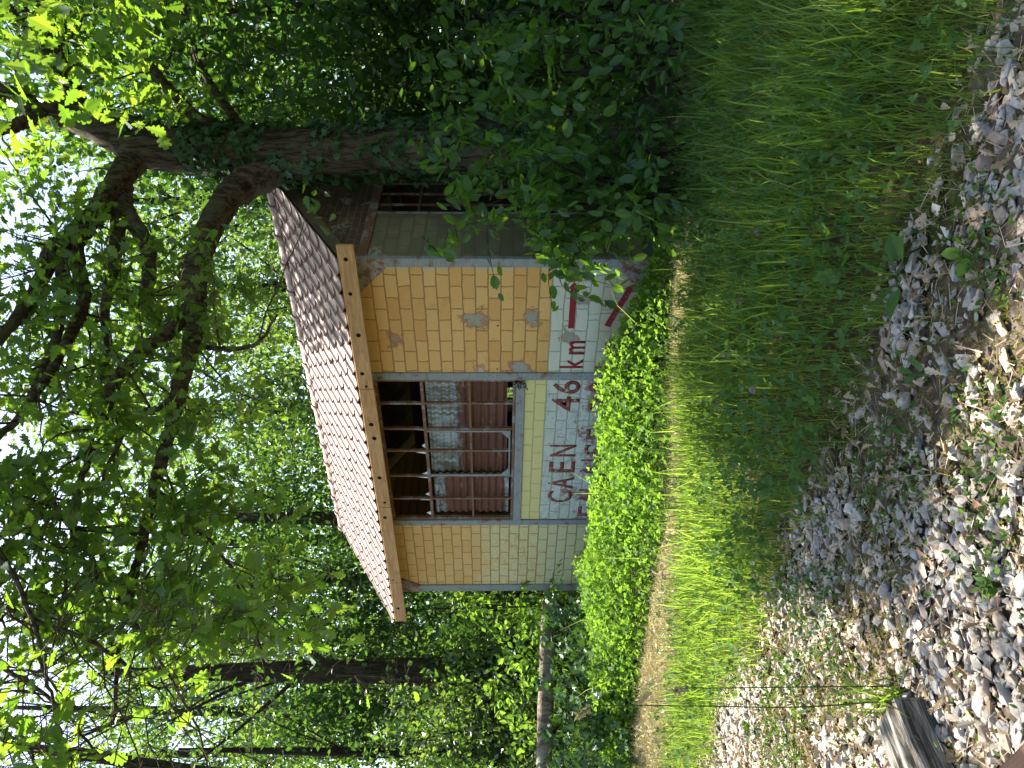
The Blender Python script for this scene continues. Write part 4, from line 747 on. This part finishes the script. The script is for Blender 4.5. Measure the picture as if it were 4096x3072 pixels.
# far wood that closes the view
n = 60000; ang = rng.uniform(-.75, .75, n); dist = rng.uniform(31, 44, n); hz = rng.beta(1.2, 1.5, n) * 13; dv = FH[None] * np.cos(ang)[:, None] + RT[None] * np.sin(ang)[:, None]
P = CAM * [1, 1, 0] + dv * dist[:, None]; P[:, 2] = hz; kk = vnoise(ang * 40, hz * .5, 1.0, 81) > .30; P = P[kk]; n = len(P)
tag(scatter('far_wood', DIAMOND[0], DIAMOND[1], P, frames(rdir(n), rdir(n)), rng.uniform(.25, .5, n), M['wood_leaf']), 'far wood of mixed green foliage behind everything', 'wood', kind='stuff')

# hanging leaved elm shrub in front of the side wall
def shrub(name, label, pts, mat, tmpl, leaf, per, group=None, droop=.7, stems=True, cat='shrub', spread=.16):
    """pts: (photo X, Y, distance, spread) of its leafy sprays; the stems run down to one foot"""
    Pc = np.array([at(a, b, d) for a, b, d, _ in pts]); foot = Pc.mean(0).copy(); foot[2] = 0; root = empty(name, tuple(foot)); tag(root, label, cat, group); fo = Foliage(); sm = MB()
    for c, (_, _, _, sprd) in zip(Pc, pts):
        f0 = foot + rng.normal(0, .08, 3) * [1, 1, 0]; m_ = f0 * .45 + c * .55 + np.array([0, 0, .25]) + rng.normal(0, .08, 3)
        if stems: MB().tube(smooth_path([f0, m_, c], 6), np.linspace(.016, .004, 13), 5).build('stem', M['bark_dark'], root)
        for _ in range(per):
            s0 = c + rng.normal(0, sprd, 3); d = unit(rng.normal(0, .6, 3) - np.array([0, 0, droop])); ln = rng.uniform(.2, .5); q = np.array([s0, s0 + d * ln * .5 + rng.normal(0, .02, 3), s0 + d * ln - np.array([0, 0, .05])]); sm.tube(q, [.004, .003, .002], 4, cap=False)
            n = rng.integers(6, 11); t = np.linspace(0, 1, n)[:, None]; P = q[0] * (1 - t) + q[2] * t + rng.normal(0, .02, (n, 3)); sd_ = unit(np.cross(d, rng.normal(size=3))); sg = np.where(np.arange(n) % 2, 1, -1)[:, None]
            fo.add(P, unit(sd_ * sg * .8 + d * .7 - np.array([0, 0, .35]) + rng.normal(0, .25, (n, 3))), rdir(n, 1.1), rng.uniform(.6, 1.15, n) * leaf)
    sm.build('twigs', M['bark_dark'], root)
    fo.build('leaves', tmpl, M[mat], root); return root
shrub('elm_shrub', 'elm shrub hanging its toothed leaves over the shaded side wall', [(1950, 820, 6.4, .22), (2050, 700, 6.3, .25), (2120, 880, 6.2, .22), (2250, 760, 6.1, .25), (2300, 930, 6.1, .18), (2380, 850, 6.0, .22), (2120, 560, 6.2, .26), (2330, 640, 6.0, .26), (2480, 740, 6.0, .22), (1880, 650, 6.4, .2), (2200, 980, 6.2, .12)], 'elm_leaf', ELMLEAF, .125, 15)
shrub('elm_shrub', 'dark elm shrub on the right under the oak crown', [(2050, 380, 6.4, .32), (2200, 250, 6.2, .35), (2350, 420, 6.0, .32), (2450, 180, 5.9, .35), (2250, 60, 6.2, .35), (2000, 180, 6.6, .35), (1850, 330, 6.8, .32), (2600, 60, 5.8, .3), (1900, 60, 6.8, .35)], 'elm_leaf', ELMLEAF, .125, 17)
shrub('bramble', 'low bramble with big leaves at the foot of the oak', [(2560, 560, 6.0, .22), (2620, 420, 5.8, .22), (2520, 700, 6.3, .18), (2680, 300, 5.6, .24), (2650, 780, 6.4, .12), (2600, 860, 6.5, .1), (2700, 120, 5.5, .25)], 'elm_leaf', OVATE, .10, 12, droop=.2)
# thicket left of the hut
shrub('bramble', 'sunlit bramble hedge along the left side of the hut', [(2110, 2440, 11.5, .25), (2130, 2560, 11.2, .3), (2120, 2680, 11, .3), (2140, 2800, 10.8, .3), (2150, 2930, 10.6, .3), (2170, 3060, 10.4, .3), (2100, 2400, 12, .2), (2080, 2640, 11.6, .3), (2120, 3150, 10.2, .3), (2040, 2480, 11.8, .2)], 'bush_leaf', OVATE, .115, 15, droop=.2)
shrub('bramble', 'dark ivy covered bank under the log at the left', [(2260, 2450, 10.2, .22), (2300, 2600, 9.8, .28), (2350, 2500, 9.6, .24), (2380, 2700, 9.3, .28), (2300, 2800, 9.6, .28), (2420, 2850, 9.0, .25), (2330, 2950, 9.2, .28), (2400, 3040, 8.9, .28), (2260, 3050, 9.6, .28), (2450, 2600, 9.0, .2), (2280, 2700, 10.4, .28), (2480, 2980, 8.7, .15), (2380, 2420, 10.0, .15)], 'ivy_leaf', IVYLEAF, .105, 21, droop=.3)
shrub('hanging_spray', 'spray of yellow green leaves hanging by the hut corner', [(1820, 2400, 11.6, .1), (1860, 2430, 11.5, .08)], 'bush_leaf', OVATE, .11, 6, droop=.9, cat='plant')
lg = MB(); lp = smooth_path([at(2202, 2405, 11.2), at(2195, 2520, 10.9), at(2188, 2680, 10.6), at(2180, 2900, 10.2), at(2175, 3150, 9.9)], 6); lg.tube(lp, np.linspace(.125, .10, len(lp)), 14, .05)
lgo = lg.build('fallen_log', M['log'], None, True); tag(lgo, 'pale grey brown dead log lying level among the brambles', 'log')

# single plants in the foreground
def tuft(name, label, base, nb, hmin, hmax, mat, stalks=(), group=None, wd=.011, lean=.4):
    root = empty(name, tuple(base)); tag(root, label, 'plant' if not stalks else 'grass tuft', group); tv, tf = blade(.6, wd); a = rng.uniform(0, 6.28, nb); h = rng.uniform(hmin, hmax, nb)
    scatter('blades', tv, tf, np.asarray(base) + np.stack([rng.normal(0, .025, nb), rng.normal(0, .025, nb), np.zeros(nb)], 1), rot_z(a, lean), np.stack([np.full(nb, .45), h, h], 1), M[mat], root)
    for path in stalks:
        W = smooth_path(path, 8); MB().tube(W, np.linspace(.0032, .0014, len(W)), 6).build('stalk', M['stem'], root)
        tip = W[-9:]; n = 60; i = rng.integers(0, len(tip) - 1, n); P = tip[i] + (tip[i + 1] - tip[i]) * rng.uniform(0, 1, (n, 1)); D = unit((tip[-1] - tip[0])[None] + rng.normal(0, .10, (n, 3)))
        scatter('seed_head', DIAMOND[0], DIAMOND[1], P, frames(D, rdir(n)), rng.uniform(.014, .026, n), M['straw'], root)
    return root
tb = ground_at(3600, 2800)
tuft('grass_tuft', 'green grass tuft with two tall seeding stalks beside the sleeper end', tb, 46, .12, .34, 'grass', [[tb, at(3200, 2828, 3.0), at(2800, 2824, 2.98), at(2450, 2822, 2.95), at(2360, 2832, 2.94), at(2310, 2868, 2.92)], [at(3560, 2745, 3.1), at(3200, 2748, 3.1), at(2900, 2752, 3.1), at(2760, 2752, 3.1), at(2690, 2762, 3.1)]])
def leafy(name, label, base, n, size, mat, tmpl, hgt=.05, upr=.5, cat='plant', group=None):
    root = empty(name, tuple(base)); tag(root, label, cat, group); a = rng.uniform(0, 6.28, n); D = np.stack([np.cos(a), np.sin(a), np.full(n, upr)], 1); st_ = MB(); P = []
    for i in range(n):
        e = np.asarray(base) + unit(D[i]) * size * .35 + np.array([0, 0, hgt * rng.uniform(.3, 1)]); MB().tube([base, (np.asarray(base) + e) / 2, e], .002, 4).build('stem', M['stem'], root); P.append(e)
    scatter('leaves', tmpl[0], tmpl[1], np.array(P), frames(D, rdir(n, 2.0)), rng.uniform(.7, 1.1, n) * size, M[mat], root); return root
leafy('dock_plant', 'broad leaved dock rosette in the shade at the ballast edge', ground_at(3630, 1100), 5, .17, 'weed_leaf', OVATE, .03, .45)
leafy('weed', 'bright yellow green bramble seedling on the mossy ballast', ground_at(3935, 1005), 7, .07, 'bush_leaf', ELMLEAF, .05, .5)
leafy('weed', 'small ivy sprig on the ballast near the left edge', ground_at(3030, 2930), 9, .07, 'ivy_leaf', IVYLEAF, .06, .4)
leafy('weed', 'ragged leaved weed among stones in the middle of the ballast', ground_at(3720, 1500), 8, .06, 'weed_leaf', OAKLEAF, .05, .5)
leafy('weed', 'ferny vetch seedling by the lower edge of the ballast', ground_at(4010, 2340), 11, .05, 'weed_leaf', OVATE, .07, .6)
tuft('grass_tuft', 'sunlit clump of grass blades leaning at the shaded ballast edge', ground_at(3540, 500), 36, .12, .3, 'grass', lean=.3)
tuft('grass_tuft', 'arching grass clump beside the broad leaved dock', ground_at(3560, 1230), 30, .1, .24, 'grass', lean=.6)
def chip(name, label, p, q, r, mat, cat):
    W = smooth_path([p, (p + q) / 2 + rng.normal(0, .004, 3), q], 5); o = MB().tube(W, np.linspace(r, r * .7, len(W)), 7, .25).build(name, M[mat]); return tag(o, label, cat)
chip('wood_chip', 'pale splinter of weathered wood lying on grey ballast', ground_at(3475, 1610, .04), ground_at(3520, 1700, .04), .013, 'log', 'wood')
chip('stick', 'short brown stick on the ballast at the grass edge', ground_at(3345, 1745, .03), ground_at(3350, 1845, .03), .007, 'bark', 'stick')
chip('stick', 'thin pale twig on the brown moss', ground_at(3840, 1330, .035), ground_at(3880, 1295, .035), .004, 'log', 'stick')
# pink clover heads in the verge
fl = [(3010, 1560), (2960, 1200), (2880, 1290), (3085, 1010), (2940, 760), (3070, 880), (2700, 2180), (2760, 2420), (2650, 2300), (2900, 1420), (3030, 930), (2700, 1890)]
for i, (a, b) in enumerate(fl):
    p = ground_at(a, b, .16); n = 40; d = rdir(n, .3); root = empty('clover_flower', (p[0], p[1], 0)); tag(root, 'small pink clover flower head standing in the verge grass', 'flower', 'pink clover heads')
    MB().tube([(p[0], p[1], 0), (p[0] + .01, p[1], .08), tuple(p)], .002, 4).build('stem', M['stem'], root); scatter('petals', DIAMOND[0], DIAMOND[1], p + d * .004, frames(d, rdir(n)), .018, M['flower'], root)
